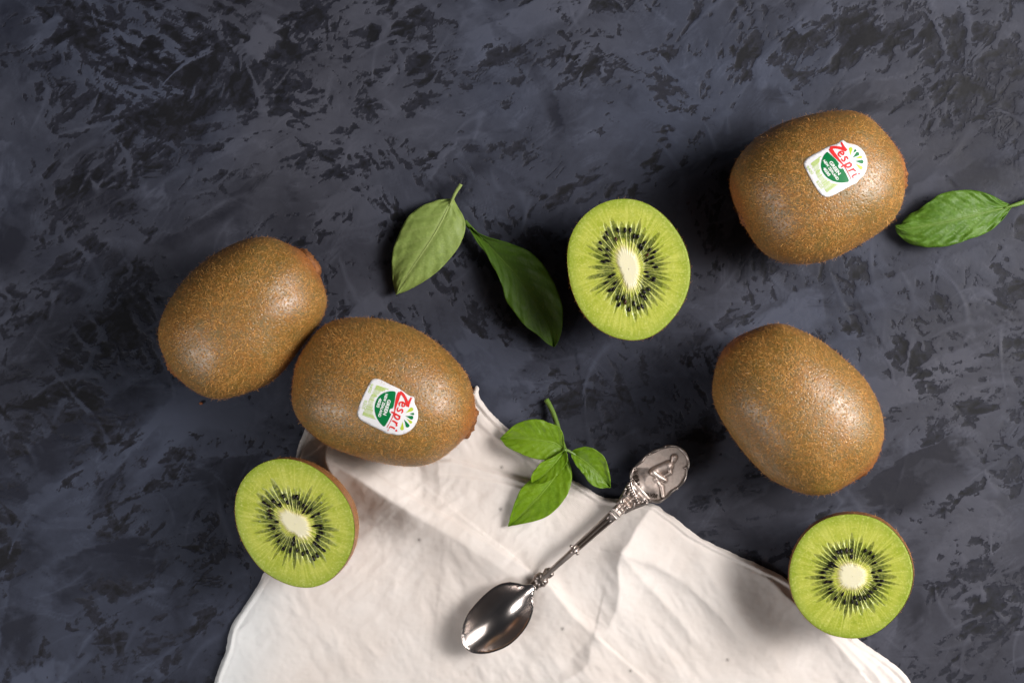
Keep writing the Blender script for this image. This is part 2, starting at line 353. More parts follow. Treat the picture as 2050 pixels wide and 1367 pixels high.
# ------------------------------------------------------------------ table
def build_table():
    step = 3.0; x0, y0 = -260.0, -260.0; nx, ny = 857, 630
    X, Y = np.meshgrid(x0 + step * np.arange(nx), y0 + step * np.arange(ny))
    # where the dark undercoat shows, plus one dark spot at the right edge (x, y, radius x, radius y, weight) read off the photo
    dark = [(165, 60, 60, 55, 1.0), (330, 110, 130, 70, .9), (470, 140, 90, 70, 1.2), (250, 190, 120, 80, .8), (300, 240, 110, 60, .9), (135, 330, 60, 60, 1.3),
            (250, 330, 120, 70, .8), (180, 420, 70, 40, .8), (560, 190, 60, 40, .9), (600, 60, 50, 60, .7), (660, 350, 40, 20, .8), (820, 140, 70, 40, 1.0), (790, 30, 80, 40, .7),
            (990, 100, 80, 30, 1.0), (1130, 12, 80, 25, 1.1), (1200, 160, 80, 40, .9), (940, 290, 60, 35, .8), (730, 330, 60, 30, .8), (840, 330, 60, 40, .6), (740, 210, 40, 50, .7),
            (1240, 60, 30, 60, .5), (1340, 180, 50, 50, .4), (1570, 120, 60, 60, 1.0), (1640, 60, 70, 40, .8), (1720, 80, 60, 60, .9), (1880, 40, 90, 60, .9), (1960, 120, 90, 90, 1.0),
            (1900, 200, 80, 50, .8), (2000, 260, 60, 50, .8), (20, 600, 50, 50, .8), (110, 520, 100, 50, .8), (280, 570, 60, 50, .7), (240, 660, 90, 60, .8), (120, 740, 90, 70, .9),
            (30, 850, 60, 60, 1.0), (150, 850, 60, 60, .8), (260, 880, 90, 60, .9), (20, 990, 40, 60, 1.2), (330, 930, 50, 50, .9), (250, 1080, 70, 60, .8), (20, 1100, 50, 60, .9),
            (160, 1190, 50, 30, .8), (250, 1170, 60, 40, .6), (300, 1300, 60, 50, .6), (30, 1330, 50, 50, .9), (420, 1040, 40, 80, .6), (1850, 740, 40, 45, 1.1), (1940, 800, 60, 45, 1.0),
            (1790, 700, 60, 20, .7), (1860, 880, 60, 40, .6), (2030, 560, 50, 50, .7), (1990, 1170, 70, 80, 1.0), (1920, 1250, 60, 50, .8), (1790, 1000, 60, 20, .5), (2045, 460, 14, 25, 2.2),  # last entry: small dark spot at the board's right edge
            (1000, 1 * 560, 60, 80, .3), (1220, 860, 60, 60, .7), (1080, 790, 70, 30, .5), (960, 640, 60, 30, .5), (1740, 560, 60, 40, .4), (2030, 950, 40, 60, .5), (1880, 1340, 60, 40, .5)]
    lay = np.full(X.shape, .66)
    for a, b, rx, ry, wt in dark: lay -= 1.35 * wt * np.exp(-((X - a) / rx) ** 2 - ((Y - b) / ry) ** 2)
    for a, b, rx, ry in [(40, 320, 60, 90), (460, 400, 260, 40), (1850, 330, 200, 60), (100, 1030, 80, 60), (90, 1230, 80, 60), (1560, 240, 130, 60), (1000, 240, 260, 50), (1880, 470, 120, 40)]:
        lay += .6 * np.exp(-((X - a) / rx) ** 2 - ((Y - b) / ry) ** 2)
    lay = np.maximum(lay, -.55)
    # directional scraping: each zone of the board was troweled another way
    K = 7; angs = [-.55, -.3, .9, -1.2, .25, -.8, 1.45]
    zone = [fft_noise(ny, nx, 46, 46, 0, 50 + k, 1.6) for k in range(K)]
    zw = np.exp(np.stack(zone) * 3.0); zw /= zw.sum(0)
    scr = sum(zw[k] * (.75 * fft_noise(ny, nx, 22, 5.0, angs[k], 100 + k, 1.05) + .55 * fft_noise(ny, nx, 9, 2.2, angs[k] + .2, 130 + k, .9)) for k in range(K))
    scr /= scr.std()
    blotch = fft_noise(ny, nx, 9, 7, .3, 9, 1.0)
    ridged = np.abs(fft_noise(ny, nx, 7, 4.5, -.5, 19, .95)); ridged = (ridged - ridged.mean()) / ridged.std()
    fine = fft_noise(ny, nx, 2.2, 1.6, -.5, 29, .8)
    cov = 1.25 * lay + .50 * scr + .22 * blotch - .22 * ridged + .10 * fine
    # shards of plaster dragged over the undercoat, and nicks torn out of it
    rs = np.random.default_rng(17)
    for k in range(5200):
        cx, cy = rs.uniform(x0 + 60, x0 + nx * step - 60), rs.uniform(y0 + 60, y0 + ny * step - 60)
        ci, cj = int((cx - x0) / step), int((cy - y0) / step)
        l0 = lay[cj, ci]
        up = rs.random() < (.75 if l0 < .4 else .35)
        if l0 > .72 and rs.random() < .72: continue
        L, W = rs.uniform(6, 34) * rs.uniform(.6, 1.2), rs.uniform(2.5, 9)
        a = angs[int(np.argmax(zw[:, cj, ci]))] + rs.normal(0, .6)
        h = int(50 / step); j0, j1, i0, i1 = max(0, cj - h), min(ny, cj + h), max(0, ci - h), min(nx, ci + h)
        xs, ys = X[j0:j1, i0:i1] - cx, Y[j0:j1, i0:i1] - cy
        u = (xs * math.cos(a) + ys * math.sin(a)) / L; v = (-xs * math.sin(a) + ys * math.cos(a)) / W + rs.normal(0, .5) * u * u
        m = sstep(1 - np.abs(v) - np.clip(u * rs.choice([-1, 1]) * .5 + .5, 0, 2) , -.12, .12) * (np.abs(u) < 1)
        cov[j0:j1, i0:i1] += (rs.uniform(.4, 1.3) if up else -rs.uniform(.4, 1.2)) * m
    # overlapping trowel strokes of slightly different tone, hard on one edge
    tone = .35 * fft_noise(ny, nx, 40, 30, 0, 21, 1.4)
    rg = np.random.default_rng(3)
    for k in range(340):
        cx, cy = rg.uniform(x0, x0 + nx * step), rg.uniform(y0, y0 + ny * step)
        a = rg.choice([-.55, -.35, -.6, .95, -1.15, .2]) + rg.normal(0, .18)
        L, W = rg.uniform(40, 200), rg.uniform(14, 60); dl = rg.normal(0, .70)
        i0, i1 = max(0, int((cx - 260 - x0) / step)), min(nx, int((cx + 260 - x0) / step)); j0, j1 = max(0, int((cy - 260 - y0) / step)), min(ny, int((cy + 260 - y0) / step))
        if i1 - i0 < 3 or j1 - j0 < 3: continue
        xs, ys = X[j0:j1, i0:i1] - cx, Y[j0:j1, i0:i1] - cy
        u = xs * math.cos(a) + ys * math.sin(a); v = -xs * math.sin(a) + ys * math.cos(a) + .0012 * u * u * rg.normal(0, .6)
        edge = 6 * scr[j0:j1, i0:i1] + 5 * blotch[j0:j1, i0:i1]
        m = sstep(v + edge * .5, -W, -W + 5) * (1 - sstep(v, W * .1, W)) * (1 - sstep(np.abs(u) + edge * 2, L * .6, L))
        tone[j0:j1, i0:i1] += dl * m; 
        if rg.random() < .5: cov[j0:j1, i0:i1] += abs(dl) * 1.0 * m
    # bundles of thin bristle marks, some pale on top, some cut through to the dark
    rb = np.random.default_rng(23)
    for k in range(2800):
        cx, cy = rb.uniform(-120, 2170), rb.uniform(-120, 1490); h = int(75 / step)
        ci, cj = int((cx - x0) / step), int((cy - y0) / step)
        a = angs[int(np.argmax(zw[:, cj, ci]))] * .6 + rb.choice([-.5, -.9, .3, 1.1]) * .6 + rb.normal(0, .3)
        j0, j1, i0, i1 = max(0, cj - h), min(ny, cj + h), max(0, ci - h), min(nx, ci + h)
        xs, ys = X[j0:j1, i0:i1] - cx, Y[j0:j1, i0:i1] - cy
        L, W = rb.uniform(12, 62), rb.uniform(3, 15)
        u = xs * math.cos(a) + ys * math.sin(a); v = -xs * math.sin(a) + ys * math.cos(a) + rb.normal(0, .004) * u * u
        br = np.interp((v / W + 1.2) * 14, np.arange(36), rb.random(36) ** 1.6)
        m = br * (1 - sstep(np.abs(v), W * .7, W)) * (1 - sstep(np.abs(u) + 14 * br, L * .5, L))
        sg = 1 if rb.random() < .62 else -1
        cov[j0:j1, i0:i1] += sg * rb.uniform(.5, 1.5) * m; tone[j0:j1, i0:i1] += sg * rb.uniform(.3, 1.1) * m
    # fine light scratches left by the blade
    for k in range(430):
        cx, cy = rg.uniform(-60, 2110), rg.uniform(-60, 1430); a = rg.choice([-.5, -.9, 1.2, -1.3, .8, -.3]) + rg.normal(0, .2)
        L = rg.uniform(14, 95) * rg.uniform(.5, 1); W = rg.uniform(1.8, 5.5)
        i0, i1 = max(0, int((cx - 110 - x0) / step)), min(nx, int((cx + 110 - x0) / step)); j0, j1 = max(0, int((cy - 110 - y0) / step)), min(ny, int((cy + 110 - y0) / step))
        xs, ys = X[j0:j1, i0:i1] - cx, Y[j0:j1, i0:i1] - cy
        u = xs * math.cos(a) + ys * math.sin(a); v = -xs * math.sin(a) + ys * math.cos(a) + rg.normal(0, .004) * u * u
        m = np.exp(-(v / (W * (1.05 + .8 * np.clip(u / L, -1, 1)))) ** 2) * (1 - sstep(np.abs(u), L * .7, L))
        cov[j0:j1, i0:i1] += 1.8 * m; tone[j0:j1, i0:i1] += rg.uniform(.2, 1.0) * m
    blue = fft_noise(ny, nx, 60, 60, 0, 77, 1.5) * .6 + (1 - sstep(X, 200, 700)) * .7 + sstep(X, 1500, 1900) * .25 - .15
    z = .00006 * np.clip(cov, -1, 1) + .00004 * tone; z -= z.max()
    V = np.stack([(X - CX) * S, (CY - Y) * S, z], -1).reshape(-1, 3)
    F = grid_faces(ny, nx)[:, ::-1]
    me = new_mesh('table', V, F, True, dict(cover=cov.ravel(), tone=tone.ravel(), blue=blue.ravel()))
    o = link('table', me, M['table']); o['kind'] = 'structure'
build_table()

# ------------------------------------------------------------------ napkin
CL_OUT = [(405, 1460), (425, 1382), (433, 1350), (444, 1322), (455, 1292), (458, 1264), (463, 1253), (474, 1234), (492, 1207), (510, 1180), (527, 1150), (552, 1080), (575, 1000), (590, 930), (592, 916),
          (595, 903), (603, 878), (613, 852), (640, 806), (700, 778), (800, 762), (890, 766), (940, 786), (950, 778), (953, 771), (960, 776), (957, 786), (965, 803), (975, 816), (983, 826), (1000, 842), (1016, 857), (1050, 886),
          (1100, 928), (1147, 961), (1167, 970), (1202, 995), (1237, 999), (1290, 1003), (1314, 1009), (1330, 1022), (1355, 1040), (1382, 1063), (1419, 1084), (1452, 1100), (1487, 1116), (1513, 1127),
          (1553, 1146), (1582, 1163), (1640, 1213), (1690, 1255), (1719, 1280), (1751, 1301), (1787, 1327), (1813, 1350), (1830, 1376), (1870, 1460)]
_CN = {}
def cloth_noise():
    if not _CN:
        _CN['a'] = fft_noise(260, 400, 22, 22, 0, 1, 1.5); _CN['b'] = fft_noise(260, 400, 10, 3.2, .95, 2, 1.1)
        _CN['c'] = fft_noise(260, 400, 9, 3.0, -.7, 3, 1.1); _CN['d'] = fft_noise(260, 400, 2.2, 2.2, 0, 4, 1.0)
    return _CN
CL_BORDER = resample(CL_OUT, 300)
def ridge(P, pts, hs, wl, wr, sharp=1.3, off=0.0):
    """a fold along pts; hs heights (m) along it; wl, wr px fall-off on the two sides"""
    d, s = pl_dist(P, pts); d = d - off
    a = np.interp(s, np.linspace(0, 1, len(hs)), hs)
    return a * np.exp(-np.where(d > 0, np.abs(d) / wr, np.abs(d) / wl) ** sharp)
def steps(P, pts, h, wd, fade):
    d, s = pl_dist(P, pts); return h * sstep(d, -wd, wd) * np.exp(-np.maximum(d, 0) / fade) * np.interp(s, [0, .12, .85, 1], [0, 1, 1, .2])
def cloth_z(P):
    P = np.asarray(P, float); n = cloth_noise()
    mm = .001; z = np.full(len(P), 1.6 * mm)
    crease = [(668, 893), (720, 925), (788, 971), (853, 1010), (919, 1048), (974, 1083), (1062, 1142)]
    z += ridge(P, crease, [11.5 * mm, 12.5 * mm, 9.5 * mm, 6 * mm, 4 * mm, 3 * mm], 40, 44, 1.5, 30)
    d, s = pl_dist(P, crease); z += 1.6 * mm * sstep(-d, -40, 0) * np.exp(-np.maximum(-d, 0) / 160) * np.interp(s, [0, 1], [1, .4])
    z += 1.5 * mm * sstep(d, -3, 3.5) * np.exp(-np.maximum(d, 0) / 70) * np.interp(s, [0, .1, .9, 1], [0, .7, 1, .6])
    z += ridge(P, [(1062, 1142), (1102, 1174), (1148, 1234), (1189, 1269)], [2.6 * mm, 4.6 * mm, 4.6 * mm, 1.8 * mm], 14, 120, 1.2)
    z += ridge(P, [(1320, 1000), (1303, 1019), (1277, 1054), (1259, 1089), (1241, 1109), (1237, 1135), (1240, 1179), (1237, 1212), (1218, 1260), (1196, 1278)],
               [3.6 * mm, 5.6 * mm, 6 * mm, 5.4 * mm, 4.4 * mm, 3 * mm, 1.5 * mm], 44, 40, 1.1)
    z += ridge(P, [(1188, 1275), (1183, 1297), (1178, 1328), (1165, 1343), (1132, 1363), (1060, 1400)], [1.2 * mm, 2.6 * mm, 3.2 * mm, 3 * mm], 60, 22, 1.2)
    z += ridge(P, [(1250, 1112), (1310, 1130), (1370, 1165), (1440, 1230), (1500, 1300)], [2.0 * mm, 1.6 * mm, 1.2 * mm, .5 * mm], 30, 14, 1.3)
    z += ridge(P, [(1250, 1118), (1290, 1165), (1350, 1230), (1420, 1310)], [1.4 * mm, 1.3 * mm, .9 * mm, .4 * mm], 20, 16, 1.3)
    z += ridge(P, [(1390, 1085), (1420, 1150), (1480, 1230), (1560, 1330)], [.8 * mm, 2.2 * mm, 2.2 * mm, 1.2 * mm], 36, 40, 1.4)
    z += ridge(P, [(1520, 1140), (1570, 1190), (1640, 1250), (1720, 1340)], [1.2 * mm, 2.6 * mm, 2.2 * mm, 1.4 * mm], 10, 34, 1.3)
    z += ridge(P, [(1610, 1215), (1690, 1285), (1750, 1345), (1790, 1400)], [1.0 * mm, 2 * mm, 2 * mm, 1.5 * mm], 9, 26, 1.2)
    z += ridge(P, [(1700, 1280), (1760, 1330), (1800, 1370)], [.8 * mm, 1.4 * mm, 1.3 * mm], 6, 14, 1.2)
    z += ridge(P, [(500, 1240), (494, 1250), (468, 1267), (455, 1300), (444, 1326), (425, 1380)], [.3 * mm, 1.3 * mm, 1.6 * mm, 1.3 * mm, 1.0 * mm], 16, 6, 1.2)
    z += steps(P, [(840, 926), (904, 921), (974, 941), (1053, 963), (1130, 990)], 2.4 * mm, 5, 120)
    z += steps(P, [(870, 952), (935, 955), (992, 963), (1042, 975), (1100, 1000)], 1.0 * mm, 4, 70)
    z += ridge(P, [(948, 838), (981, 866), (1010, 890), (1050, 920)], [.8 * mm, 1.2 * mm, 1 * mm, .5 * mm], 22, 5, 1.2)
    z += ridge(P, [(1140, 965), (1165, 982), (1200, 1000)], [.5 * mm, 1.0 * mm, .5 * mm], 14, 5, 1.2)
    # the doubled corner left of the stickered kiwi
    z += ridge(P, [(604, 920), (619, 909), (643, 893), (660, 880)], [1.4 * mm, 2.4 * mm, 2.6 * mm, 2 * mm], 12, 4, 1.2)
    z += ridge(P, [(616, 848), (606, 880), (597, 912)], [2.2 * mm, 2.6 * mm, 2 * mm], 22, 8, 1.2)
    z += ridge(P, [(656, 885), (652, 905), (652, 925), (662, 948), (690, 985)], [5.5 * mm, 5.8 * mm, 4.8 * mm, 2.6 * mm, .6 * mm], 20, 5, 1.3)
    g = lambda k: grid_sample(n[k], 300, 700, 4.0, P)
    z += .30 * mm * g('a') + .20 * mm * g('b') * sstep(g('a'), -.6, 1.4) + .20 * mm * g('c') * sstep(-g('a'), -.6, 1.4) + .045 * mm * g('d')
    b, _ = pl_dist(P, CL_BORDER); b = np.abs(b)
    z += .45 * mm * (1 - sstep(b, 10, 13)) + .35 * mm * np.exp(-((b - 4) / 3.5) ** 2) - .35 * mm * np.exp(-((b - 14) / 2.5) ** 2)
    z = np.maximum(z, .5 * mm) * (.45 + .55 * sstep(b, 0, 9))
    return z
def build_napkin():
    ol = resample(smoothclosed(CL_OUT, 900, 1), 900)
    j = fft_noise(2, 900, 3, 1, 0, 8, .8)[0]; ol = ol + np.column_stack([j, np.roll(j, 200)]) * .55
    V, F = fill_poly(ol, 3.4)
    z = cloth_z(V)
    fleck = np.zeros(len(V)); 
    for a, b in [(1004, 935), (1002, 1019), (1126, 1258), (1262, 1342), (839, 1080), (1456, 1320)]:
        fleck = np.maximum(fleck, np.exp(-((V[:, 0] - a) ** 2 + (V[:, 1] - b) ** 2) / 9))
    bl = (1 - sstep(V[:, 0] + .25 * (V[:, 1] - 1250), 480, 620)) * .8 * sstep(V[:, 1], 1130, 1200)
    W = at_arr(V, z)
    n = len(W); low = W.copy(); low[:, 2] = np.maximum(W[:, 2] - .00045, .00012)
    me = new_mesh('napkin', W, F, True, dict(fleck=fleck, bleach=bl))
    o = link('napkin', me, M['cloth'])
    md = o.modifiers.new('thickness', 'SOLIDIFY'); md.thickness = .0006; md.offset = -1; md.use_rim = True
    o['label'] = 'creased off-white cotton napkin spread under the spoon'; o['category'] = 'napkin'
build_napkin()

# ------------------------------------------------------------------ kiwi building blocks
def radial(outline_xy, c, nh=9, n=256):
    """smooth radius as a function of angle from traced points"""
    d = np.asarray(outline_xy) - c; a = np.arctan2(d[:, 1], d[:, 0]); r = np.hypot(d[:, 0], d[:, 1])
    o = np.argsort(a); a, r = a[o], r[o]
    a3 = np.concatenate([a - 2 * math.pi, a, a + 2 * math.pi]); r3 = np.tile(r, 3)
    t = np.linspace(-math.pi, math.pi, n, endpoint=False); rr = np.interp(t, a3, r3)
    f = np.fft.rfft(rr); k = np.arange(len(f)); f *= np.exp(-(k / nh) ** 4)
    rr = np.fft.irfft(f, n)
    return lambda x: np.interp((x + math.pi) % (2 * math.pi) - math.pi, np.append(t, math.pi), np.append(rr, rr[0]))
def icosphere(sub):
    bm = bmesh.new(); bmesh.ops.create_icosphere(bm, subdivisions=sub, radius=1.0)
    bm.verts.ensure_lookup_table(); V = np.array([v.co[:] for v in bm.verts]); F = np.array([[v.index for v in f.verts] for f in bm.faces], np.int32); bm.free()
    return V / np.linalg.norm(V, axis=1)[:, None], F
ICO = icosphere(6)
def lumps(D, seed, amp):
    r = np.random.default_rng(seed); s = np.zeros(len(D))
    for k in range(14):
        v = r.standard_normal(3); v *= r.uniform(2, 6) / np.linalg.norm(v); s += np.sin(D @ v + r.uniform(0, 6.3)) / 14
    return amp * s
def hairs(V, F, count, lo, hi, wd, seed, skip=None, comb=None, lift=(.08, .32)):
    r = np.random.default_rng(seed)
    a, b, c = V[F[:, 0]], V[F[:, 1]], V[F[:, 2]]
    nr = np.cross(b - a, c - a); ar = np.linalg.norm(nr, axis=1); nr = nr / (ar[:, None] + 1e-15)
    f = r.choice(len(F), count, p=ar / ar.sum())
    u, v = r.random(count), r.random(count); m = u + v > 1; u[m], v[m] = 1 - u[m], 1 - v[m]
    P = a[f] + u[:, None] * (b - a)[f] + v[:, None] * (c - a)[f]; Nn = nr[f]
    keep = P[:, 2] > .004
    pn = P / (P.std(0).mean() + 1e-9); keep &= r.random(count) < np.clip(.80 + 7.0 * lumps(pn, seed + 40, .10), .30, 1)   # rubbed and matted places
    if skip is not None: keep &= ~skip(P)
    P, Nn = P[keep], Nn[keep]; k = len(P)
    T = r.standard_normal((k, 3))
    if comb is not None: T = T * .75 + comb(P) * 1.0
    T -= (T * Nn).sum(1)[:, None] * Nn; T /= np.linalg.norm(T, axis=1)[:, None] + 1e-9
    B = np.cross(Nn, T)
    L = r.uniform(lo, hi, k)[:, None]; up = r.uniform(lift[0], lift[1], k)[:, None]; st_ = r.random(k)[:, None] < .06; up = np.where(st_, up + .7, up); bend = r.normal(0, .35, k)[:, None]
    w_ = (wd * r.uniform(.7, 1.3, k))[:, None]
    p0 = P; p1 = P + L * .5 * (T + Nn * up); p2 = P + L * (T * .9 + Nn * up * .75 + B * bend)
    verts = np.stack([p0 - B * w_, p0 + B * w_, p1 - B * w_ * .8, p1 + B * w_ * .8, p2], 1).reshape(-1, 3)
    i = np.arange(k)[:, None] * 5
    return verts, [np.hstack([i, i + 1, i + 3, i + 2]), np.hstack([i + 2, i + 3, i + 4])], np.repeat(r.random(k) ** 1.2, 5)

# ------------------------------------------------------------------ sticker, drawn from points read off the photo (enlarged crop, 10.513 px per photo px)
ST_C = (760.0, 720.0); ST_F = 10.513
ST_OUT = [(100, 645), (93, 610), (105, 570), (135, 525), (190, 482), (260, 440), (400, 370), (520, 300), (640, 240), (730, 215), (800, 195), (840, 165), (870, 130), (905, 115), (945, 130), (980, 165),
          (1020, 185), (1100, 195), (1190, 220), (1270, 270), (1340, 340), (1390, 420), (1420, 510), (1430, 600), (1420, 700), (1395, 780), (1360, 850), (1310, 900), (1260, 940), (1235, 975), (1210, 1010),
          (1170, 1035), (1090, 1070), (980, 1130), (840, 1210), (720, 1270), (650, 1300), (590, 1310), (530, 1300), (470, 1265), (410, 1200), (350, 1110), (280, 1000), (200, 850), (140, 740)]
ST_GREEN = [(585, 360), (520, 430), (475, 520), (455, 600), (455, 680), (480, 770), (530, 850), (600, 920), (690, 970), (780, 1000), (880, 1012), (970, 1006), (1050, 990), (1020, 900), (980, 820), (925, 722),
            (905, 710), (870, 722), (835, 705), (815, 670), (823, 640), (838, 612), (780, 540), (700, 460), (630, 395)]
UD = np.array([.592, .806]); VD = np.array([.806, -.592])          # reading direction, and up from it
def stroke(pts, wd, n=24, sm=2):
    p = resample(pts, n, sm); w_ = np.interp(np.linspace(0, 1, n), np.linspace(0, 1, len(wd)), wd) / 2 * 1.2
    t = np.gradient(p, axis=0); t /= np.linalg.norm(t, axis=1)[:, None]; q = np.column_stack([-t[:, 1], t[:, 0]])
    a, b = p + q * w_[:, None], p - q * w_[:, None]
    V = np.stack([a, b], 1).reshape(-1, 2); F = grid_faces(n, 2)
    return V, [F]
def glyph(center, size, strokes, wd):
    out = []
    for s in strokes:
        P = np.array([np.asarray(center) + UD * (x - .45) * size + VD * (y - .5) * size for x, y in s]); out.append(stroke(P, wd, 26))
    return out
def disc(c, r, n=16):
    a = np.linspace(0, 2 * math.pi, n, endpoint=False); V = np.column_stack([c[0] + r * np.cos(a), c[1] + r * np.sin(a)])
    V = np.vstack([V, [c]]); k = np.arange(n); return V, [np.column_stack([np.full(n, n), k, (k + 1) % n])]
def petal(tip, end, r):
    tip, end = np.array(tip, float), np.array(end, float); ax = end - tip; L = np.linalg.norm(ax); ax /= L; q = np.array([-ax[1], ax[0]])
    t = np.linspace(0, 1, 16); wd = r * np.where(t < .78, (t / .78) ** 1.15, np.sqrt(np.maximum(0, 1 - ((t - .78) / .22) ** 2)))
    p = tip + ax * (t * (L + r * .6))[:, None]; V = np.stack([p + q * wd[:, None], p - q * wd[:, None]], 1).reshape(-1, 2)
    return V, [grid_faces(16, 2)]
def text_shape(body, center, length, height, bold=.035):
    cu = bpy.data.curves.new('text_source', 'FONT'); cu.body = body; cu.align_x = 'CENTER'; cu.align_y = 'CENTER'; cu.offset = bold; cu.resolution_u = 3
    o = bpy.data.objects.new('text_source', cu); COL.objects.link(o)
    me = bpy.data.meshes.new_from_object(o.evaluated_get(bpy.context.evaluated_depsgraph_get()))
    V = np.array([v.co[:2] for v in me.vertices]); G = {}
    for p in me.polygons: G.setdefault(len(p.vertices), []).append(list(p.vertices))
    bpy.data.objects.remove(o); bpy.data.curves.remove(cu); bpy.data.meshes.remove(me)
    if not len(V): return V, [np.zeros((0, 3), np.int32)]
    V -= (V.max(0) + V.min(0)) / 2; sx, sy = np.ptp(V[:, 0]), np.ptp(V[:, 1])
    V = V / [sx, sy] * [length, height]
    return np.asarray(center) + V[:, :1] * UD + V[:, 1:] * VD, [np.array(v, np.int32) for v in G.values()]
def sticker_layers():
    L = []
    V, F = fill_poly(smoothclosed(ST_OUT, 160, 1), 40); L.append(('backing', V, [F], 'paper', 0))
    bars = []; rg = random.Random(5)
    org = np.array([185.0, 640.0])
    for k in range(31):
        u = 18 + k * 22.5; a = 62 - u * .13 + rg.uniform(-12, 12); ln = 290
        p0 = org + UD * u + VD * a; p1 = org + UD * u + VD * (a + ln)
        q = [p for p in np.linspace(p0, p1, 14) if not inside([p], np.asarray(ST_GREEN))[0] and abs(pl_dist(np.array([p]), ST_GREEN + ST_GREEN[:1])[0][0]) > 34 and (p - org) @ UD < 730]
        if len(q) > 2: bars.append(stroke([q[0], q[-1]], [rg.choice([7, 9, 14])], 6, 0))
    V, F = join(bars); L.append(('barcode', V, F, 'pale', 1))
    V, F = join([text_shape('9400', np.array([226.0, 748.0]), 200, 62, .0), text_shape('8205', np.array([430.0, 1052.0]), 190, 62, .0)]); L.append(('digits', V, F, 'pale', 1))
    V, F = fill_poly(smoothclosed(ST_GREEN, 120, 1), 36); L.append(('green_panel', V, [F], 'green', 1))
    V, F = text_shape('GREEN', (748, 702), 335, 76); L.append(('lettering', V, F, 'white', 2))
    V, F = text_shape('NEW ZEALAND', (665, 745), 505, 60); L.append(('lettering', V, F, 'white', 2))
    V, F = text_shape('4030', (576, 780), 205, 66); L.append(('lettering', V, F, 'white', 2))
    sw = [stroke([(880, 165), (915, 235), (950, 290), (988, 345)], [30, 36, 42, 52], 20), stroke([(985, 335), (930, 315), (860, 285), (760, 270), (690, 275), (655, 300)], [46, 52, 50, 48, 52, 58], 24),
          stroke([(652, 296), (680, 350), (740, 430), (830, 535), (890, 600), (930, 640)], [62, 66, 60, 44, 26, 18], 26, 1), stroke([(905, 610), (960, 690), (1020, 790), (1092, 948)], [20, 14, 11, 9], 20)]
    gl = glyph((880, 408), 130, [[(.12, .5), (.78, .56), (.72, .86), (.42, 1), (.12, .75), (.08, .4), (.25, .08), (.55, .03), (.85, .22)]], [24, 26, 26, 28, 30, 26, 20])
    gl += glyph((957, 515), 128, [[(.82, .86), (.52, 1), (.22, .86), (.26, .62), (.6, .42), (.7, .2), (.45, 0), (.05, .1)]], [22, 26, 30, 30, 26, 20])
    gl += glyph((1028, 640), 130, [[(.30, 1.0), (.16, .3), (.02, -.62)], [(.22, .72), (.5, 1), (.84, .86), (.84, .4), (.5, .04), (.16, .16)]], [30, 30, 28])
    gl += glyph((1108, 765), 125, [[(.34, 1), (.22, .5), (.14, 0)], [(.22, .5), (.45, .9), (.86, .98)]], [30, 28, 28])
    gl += glyph((1166, 870), 120, [[(.34, 1), (.2, .3), (.3, .02), (.6, .12)]], [30, 28, 16])
    dot = disc((1255, 822), 21)
    tm = [text_shape('TM', (1148, 955), 36, 18, .03)]
    V, F = join(sw + gl + [dot] + tm); L.append(('wordmark', V, F, 'red', 2))
    for tip, end, r, mt in [((1072, 455), (1080, 290), 40, 'lime'), ((1128, 395), (1182, 328), 26, 'green'), ((1115, 495), (1232, 398), 42, 'green'), ((1165, 502), (1305, 472), 30, 'lime'),
                            ((1152, 556), (1325, 574), 42, 'green'), ((1175, 605), (1305, 710), 38, 'lime')]:
        V, F = petal(tip, end, r); L.append(('petal', V, F, mt, 1))
    return L
STICK = None
def st_place(V, center, rot, sc=1.0):
    q = (np.asarray(V) - ST_C) / ST_F * sc; c, s = math.cos(rot), math.sin(rot)
    return np.column_stack([center[0] + q[:, 0] * c - q[:, 1] * s, center[1] + q[:, 0] * s + q[:, 1] * c])

